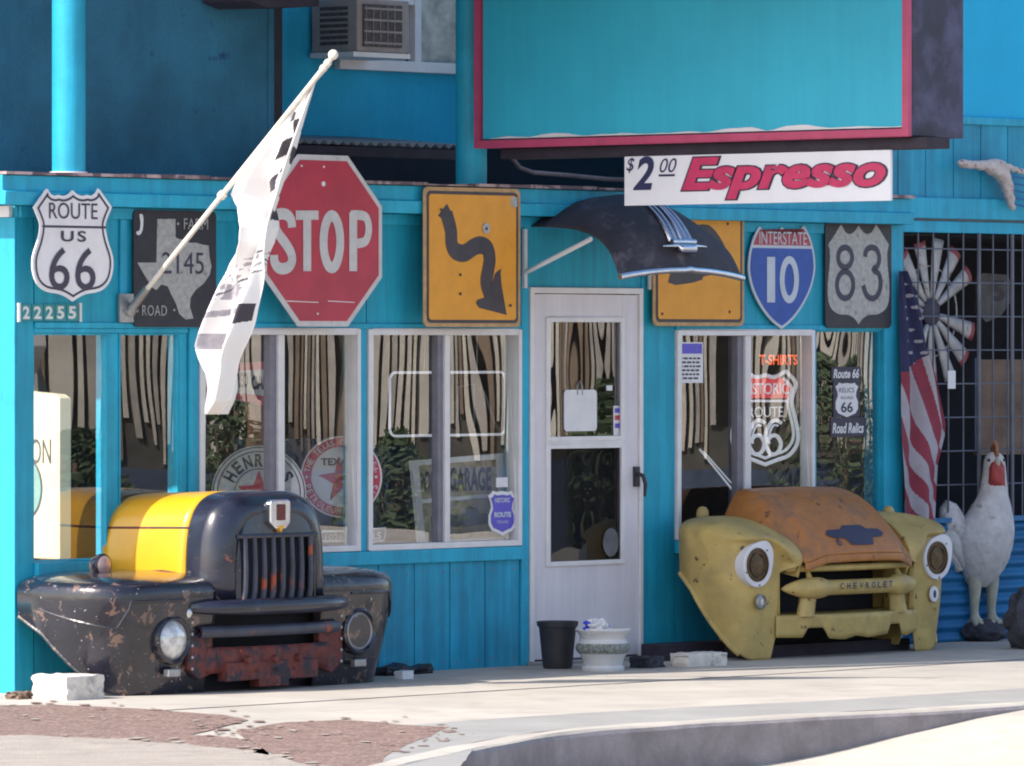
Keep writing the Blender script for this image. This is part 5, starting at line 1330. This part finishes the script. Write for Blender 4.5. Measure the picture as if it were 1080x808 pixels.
mb=MB(); mb.prism([P(x,y,n) for x,y in ((455,545),(470,541),(480,543),(492,541),(492,535),(504,535),(507,542),(524,541),(525,552),(508,553),(490,556),(470,556),(456,555))],n-.006,n-.005); mb.build('car_drawing',M['dimgrey'],gfr)
# shield sticker and square label on the glass
n=-.010; st=thing('shield_sticker','violet blue shield sticker on the lower right of the middle window','sticker',(P(530,566,n)[0],n,P(530,566,n)[1]))
half=[(0,.0),(.2,.02),(.34,-.01),(.36,.04),(.48,.10),(.40,.25),(.38,.38),(.47,.55),(.47,.75),(.36,.89),(.18,.94),(.0,1.0)]
def shp(s,x0,y0,x1,y1): 
    cx,cy=(x0+x1)/2,(y0+y1)/2
    return [P(cx+(x1-x0)*a*s,cy+(y1-y0)*(b-.5)*s,n) for a,b in half]+[P(cx-(x1-x0)*a*s,cy+(y1-y0)*(b-.5)*s,n) for a,b in half[::-1] if a>0]
MB().prism(shp(1,514.5,518,545,565),n-.003,n).build('white_edge',M['white'],st)
MB().prism(shp(.84,514.5,518,545,565),n+.0005,n+.0015).build('blue_field',M['stick_blue'],st)
mb=MB(); text_px(mb,'HISTORIC',522,525,538,530,n+.003,bold=.03); text_px(mb,'ROUTE',521.5,540,539,545.5,n+.003,bold=.05); text_px(mb,'TEXAS',524,549,536,552,n+.003); mb.build('lettering',M['int_white'],st)
a=P(523.5,514,n);b=P(535.5,503.5,n); o=MB().box(a[0],b[0],n-.003,n,a[1],b[1]).build('square_label',M['white'],base=(a[0],n,a[1])); tag(o,'small square white label on the glass above the shield sticker','sticker')
# neon sign outline in the middle window
n=-.20; ns=thing('neon_sign_frame','unlit rounded white neon tube frame hanging in the middle window','neon sign',(P(472,460,n)[0],n,P(472,462,n)[1]))
a=P(411,460,n);b=P(533,392.5,n); rr=rrect(a[0],b[0],a[1],b[1],.045,6)
mb=MB(); mb.tube([(x,n,z) for x,z in rr]+[(rr[0][0],n,rr[0][1])],.0075,8); mb.build('tube',M['tube'],ns,smooth=True)
mb=MB(); mb.tube([(P(447,390,n)[0],n,P(447,392,n)[1]),(P(449,349,n)[0],n,P(449,349,n)[1])],.003,6); mb.tube([(P(503,390,n)[0],n,P(503,392,n)[1]),(P(503,349,n)[0],n,P(503,349,n)[1])],.003,6); mb.build('hanging_chain',M['steel'],ns)
mb=MB(); mb.tube([(P(x,y,n-.01)[0],n-.01,P(x,y,n-.01)[1]) for x,y in ((480,450),(483,430),(483,408),(500,405),(500,450))],.005,6); mb.tube([(P(x,y,n-.01)[0],n-.01,P(x,y,n-.01)[1]) for x,y in ((510,412),(517,432),(524,452))],.006,6); mb.build('inner_tube',M['alu_dark'],ns,smooth=True)
# notices in the right window
n=-.010
def lines(mb,n):
    for i in range(6):
        y=377+i*4.2; random.seed(i); x=715.5
        while x<737:
            w=random.uniform(2,5); a=P(x,y+2,n);b=P(min(x+w,739),y,n)
            if b[0]>a[0]: mb.box(a[0],b[0],n-.0005,n,a[1],b[1])
            x+=w+1.2
panel('paper_notice','printed paper notice with blue heading in the top left of the right window','notice',714.5,361,741.5,404,n-.0,'white',(('heading','stick_blue',lambda mb,n:mb.box(P(715.5,362,n)[0],P(740.5,362,n)[0],n-.0005,n,P(728,373,n)[1],P(728,362.5,n)[1])),('print','ink',lines)))
n=-.10; ts=thing('tshirts_neon','orange letters reading T-SHIRTS at the top of the right window','neon sign',(P(820,386,n)[0],n,P(820,386,n)[1]))
mb=MB(); v,f,b=text_geo('T-SHIRTS',.02)
text_px(mb,'T-SHIRTS',801,374,841,385,n,bold=.02); mb.build('letters',M['neon_orange'],ts)
mb=MB(); mb.tube([(P(x,y,n)[0],n-.01,P(x,y,n)[1]) for x,y in ((801,379),(841,379))],.003,6); mb.build('mounting_wire',M['wire'],ts)
n=-.16; hs=thing('neon_shield_sign','large shield neon sign reading HISTORIC ROUTE 66 in the right window','neon sign',(P(806,488,n)[0],n,P(806,490,n)[1]))
half2=[(0,.035),(.14,.06),(.30,.0),(.345,.02),(.46,.12),(.42,.24),(.40,.34),(.45,.50),(.49,.64),(.48,.78),(.36,.90),(.18,.95),(0,1.0)]
def sh2(x0,y0,x1,y1,s=1): 
    cx=(x0+x1)/2; cy=(y0+y1)/2
    pl=spline([(cx+(x1-x0)*a*s,cy+(y1-y0)*(b-.5)*s) for a,b in half2],3); pr_=[(2*cx-x,y) for x,y in pl[::-1]][1:-1]; return pl+pr_
def tb(mb,pts,r,closed=True):
    q=[(P(x,y,n)[0],n,P(x,y,n)[1]) for x,y in pts]; q+= [q[0]] if closed else []
    mb.tube(q,r,8)
mb=MB(); tb(mb,sh2(772,392,842,490),.012); tb(mb,sh2(772,392,842,490,.86)[8:-8],.009,False); tb(mb,[(782,423),(832,423)],.007,False)
mb.build('outline_tube',M['tube'],hs,smooth=True)
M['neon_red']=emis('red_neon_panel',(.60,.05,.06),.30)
cl=[P(x,y,n-.02) for x,y in ((783,402),(795,396),(806,399),(818,395),(826,400),(833,409),(830,420),(782,420),(779,409))]
MB().prism(cl,n-.03,n-.02).build('red_panel',M['neon_red'],hs)
mb=MB(); text_px(mb,'HISTORIC',783,404,832,416,n+.004,bold=.01); text_px(mb,'ROUTE',789,429,826,440,n+.004,bold=.0); mb.build('lettering',M['tube'],hs)
mb=MB()
for dx in (0,17.5):
    tb(mb,curve([(806+dx,446),(800+dx,443),(794+dx,448),(790+dx,458),(790+dx,470),(796+dx,479),(803+dx,477),(806+dx,468),(802+dx,460),(796+dx,460),(791+dx,466)],3),.012,False)
    tb(mb,curve([(803+dx,449),(798+dx,449),(794+dx,458),(794+dx,468)],3),.006,False)
mb.build('numeral_tube',M['tube'],hs,smooth=True)
# route decal on the last pane
n=-.022; rd=thing('route_decal','small black and white Route 66 Road Relics decal on the last pane','sticker',(P(894,462,n)[0],n,P(894,462,n)[1]))
def rot_rect(x0,y0,x1,y1,r=.012): a=P(x0,y1,n);b=P(x1,y0,n); return rrect(a[0],b[0],a[1],b[1],r,4)
mb=MB(); mb.prism(rot_rect(877,387,908,401),n-.002,n); mb.prism(rot_rect(879,401.2,907,440),n-.002,n); mb.prism(rot_rect(876,440.2,912,461),n-.002,n); mb.build('black_backing',M['ink'],rd)
mb=MB(); text_px(mb,'Route 66',879,389,906,399,n+.002,shear=.2,bold=.03); text_px(mb,'Road Relics',878,446,911,457,n+.002,shear=.2,bold=.03)
q=[P(880.5+25*(.5+a),404+36*b,n) for a,b in half]+[P(880.5+25*(.5-a),404+36*b,n) for a,b in half[::-1] if a>0]; mb.prism(q,n+.0005,n+.0015); mb.build('white_print',M['white'],rd)
mb=MB(); text_px(mb,'RELICS',885,409,901,414,n+.003); text_px(mb,'66',887,424,899.5,435,n+.003,bold=.02); text_px(mb,'ROAD',887,418,900,421,n+.003); mb.build('black_print',M['ink'],rd)
# dark cut-out bust behind the last pane
n=-.30; o=MB().prism([P(x,y,n) for x,y in ((886,497),(890,494),(896,496),(902,493),(908,496),(915,494),(914,503),(909,511),(905,514),(910,524),(916,538),(922,560),(922,592),(886,592))],n-.01,n).build('dress_form',M['black_void'],base=(P(900,590,n)[0],n,P(900,592,n)[1])); tag(o,'dark dress form shape standing behind the last pane','dress form')
# door stickers
n=-.004
a=P(594.5,455,n);b=P(629,411,n); ds=thing('door_notice','blank white rounded notice on the upper door glass','notice',(a[0],n,a[1])); MB().prism(rrect(a[0],b[0],a[1],b[1],.025),n,n+.004).build('card',M['white'],ds)
mb=MB(); hk=P(611,411,n); mb.tube([(hk[0]-.02,n+.006,hk[1]-.03),(hk[0]-.022,n+.006,hk[1]+.02),(hk[0],n+.006,hk[1]+.05),(hk[0]+.02,n+.006,hk[1]+.02),(hk[0]+.02,n+.006,hk[1]-.03)],.0035,6); mb.build('hook',M['steel'],ds)
def strip_marks(mb,n):
    for y in (431,440): a=P(648,y+5,n);b=P(653.5,y,n); mb.box(a[0],b[0],n-.0005,n,a[1],b[1])
a=P(646.8,461,n);b=P(654.4,428,n); t=thing('card_sticker','narrow strip of payment card stickers on the right of the door glass','sticker',(a[0],n,a[1])); MB().box(a[0],b[0],n,n+.003,a[1],b[1]).build('strip',M['white'],t)
mb=MB()
for y,mm in ((430.5,0),(438,1),(446.5,0)): c=P(648,y+5,n);d=P(653.4,y,n); mb.box(c[0],d[0],n+.0035,n+.0045,c[1],d[1],mm)
mb.build('card_mark',[M['stick_blue'],M['tex_red']],t)
a=P(639.5,412,n);b=P(645.5,406.5,n); o=MB().box(a[0],b[0],n,n+.003,a[1],b[1]).build('white_label',M['white'],base=(a[0],n,a[1])); tag(o,'tiny white label high on the right of the door glass','sticker')
c=P(644,572,n); o=MB().disc((c[0],n,c[1]),[(.068,0),(.068,.003)],28,sz=1.2).build('oval_sticker',M['dimgrey'],base=(c[0],n,c[1])); tag(o,'dull grey oval sticker low on the door screen','sticker')
# white rods in the right window
n=-.2; mb=MB(); mb.tube([(P(738,474,n)[0],n,P(738,474,n)[1]),(P(776,521,n)[0],n,P(776,521,n)[1])],.006,8); mb.tube([(P(742,476,n)[0],n,P(742,476,n)[1]),(P(778,517,n)[0],n,P(778,517,n)[1])],.004,8)
o=mb.build('white_rod',M['tube'],base=(P(776,521,n)[0],n,P(776,521,n)[1])); tag(o,'pair of thin white rods leaning in the lower left of the right window','rod')
# stacked dark cabinets inside
n=-.9
for (x0,y0,x1,y1,m_,lb) in ((394,470,440,585,'cabinet','dark blue cabinet inside behind the middle window left pane'),(300,462,345,585,'cabinet','dark blue cabinet inside behind the round petrol sign')):
    a=P(x0,y1,n);b=P(x1,y0,n); t=thing('cabinet',lb,'cabinet',(a[0],n,.03)); MB().box(a[0],b[0],n-.4,n,.031,b[1]).build('carcass',M[m_],t,bevel=.005)
    MB().box(a[0]+.02,b[0]-.02,n+.001,n+.012,.7,b[1]-.03).build('door_panel',M[m_],t,bevel=.003)
# ================================================================== ACROSS THE LOT (mirrored in the panes)
FN=thing('slat_fence','tall pale picket fence across the lot, mirrored in the shop windows','fence',(32,37,-.32),frame=WORLD)
def wbox(mb,x0,x1,y0,y1,z0,z1): mb.box(x0,x1,-y1,-y0,z0,z1)
mb=MB(); random.seed(11); y=20.0
while y<56:
    w=random.uniform(.035,.075); h=random.uniform(4.0,4.4); x=32+random.uniform(-.02,.02); k0=len(mb.f); wbox(mb,x,x+.03,y,y+w,.55+random.uniform(0,.5),h); mi_=random.choice((0,0,0,1,1,2)); mb.mi[k0:]=[mi_]*6; y+=w+random.uniform(.02,.045)
M['slat2']=mat('grey_pale_paint',(.34,.31,.28),.8,var=.25,vs=2); M['slat3']=mat('bare_brown_pale',(.19,.14,.10),.8,var=.25,vs=2)
fixw(mb,FN).build('pales',[M['slat'],M['slat2'],M['slat3']],FN)
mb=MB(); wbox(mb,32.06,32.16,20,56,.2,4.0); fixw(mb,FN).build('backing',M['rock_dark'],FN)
mb=MB(); wbox(mb,31.9,32.25,20,56,-.32,.50); fixw(mb,FN).build('low_wall',M['cabinet'],FN)
def bush(x,y,h,r,seed,label):
    random.seed(seed); t=thing('bush',label,'bush',(x,y,-.32),frame=WORLD,group='bushes along the far fence'); mb=MB()
    for i in range(1900):
        a=random.uniform(0,2*PI); rr=r*math.sqrt(random.random()); z=random.random(); k=math.sin(PI*min(.95,z*.8+.2)); p=Vector((x+rr*k*math.cos(a),y+rr*k*math.sin(a),-.32+h*z)); s=random.uniform(.03,.07)
        d1=Vector((random.uniform(-1,1),random.uniform(-1,1),random.uniform(-1,1))).normalized()*s; d2=d1.orthogonal().normalized()*s*.5
        mb.add([p-d1,p+d2,p+d1,p-d2],[(0,1,2,3)])
    fixw(mb,t).build('foliage',M['leaf'],t)
    mb=MB()
    for i in range(4): mb.tube([(x,-y,-.32),(x+random.uniform(-.2,.2),-(y+random.uniform(-.2,.2)),h*.5)],.02,5)
    fixw(mb,t).build('stem',M['wood'],t)
for i,(x,y,h,r) in enumerate([(31,33.2,1.5,.5),(30.8,35.0,1.3,.5),(31.1,36.6,2.0,.5),(30.9,38.4,1.3,.6),(31.2,40.6,1.8,.5),(31,43.0,2.1,.7)]):
    bush(x,y,h*.95,r*1.15,50+i,'dusty green bush against the far picket fence, mirrored in the panes')
# ================================================================== LIGHT, SKY, CAMERA
beta=R(16); el=R(41)
loc=Vector((-math.cos(beta),math.sin(beta),0)); sd=(WALL.to_3x3()@loc); S_dir=Vector((sd.x*math.cos(el),sd.y*math.cos(el),math.sin(el)))
sun=bpy.data.lights.new('sun','SUN'); sun.energy=3.7; sun.angle=R(.53); sun.color=(1,.93,.84)
so=bpy.data.objects.new('sun',sun); COL.objects.link(so); so.rotation_euler=S_dir.to_track_quat('Z','Y').to_euler(); so.location=(0,0,30)
w=bpy.data.worlds.new('World'); scene.world=w; w.use_nodes=True; nt=w.node_tree
sky=nt.nodes.new('ShaderNodeTexSky'); sky.sky_type='NISHITA'; sky.sun_disc=False; sky.sun_elevation=el; sky.sun_rotation=math.atan2(S_dir.x,S_dir.y)%(2*PI)
sky.air_density=1.0; sky.dust_density=2.0
nt.links.new(sky.outputs[0],nt.nodes['Background'].inputs[0]); nt.nodes['Background'].inputs[1].default_value=.15
cam=bpy.data.cameras.new('camera'); co=bpy.data.objects.new('camera',cam); COL.objects.link(co)
co.location=(0,0,H); co.rotation_euler=(R(90),0,0); cam.sensor_width=36; cam.lens=F/1080*36; cam.shift_y=-(404-HY)/1080; cam.clip_end=3000; cam.clip_start=.5
scene.camera=co
scene.cycles.filter_width=2.0
vs_=scene.view_settings; vs_.view_transform='Standard'; vs_.look='None'; vs_.gamma=1; vs_.exposure=.95
for o in bpy.data.objects:
    if '_b' in o: del o['_b']
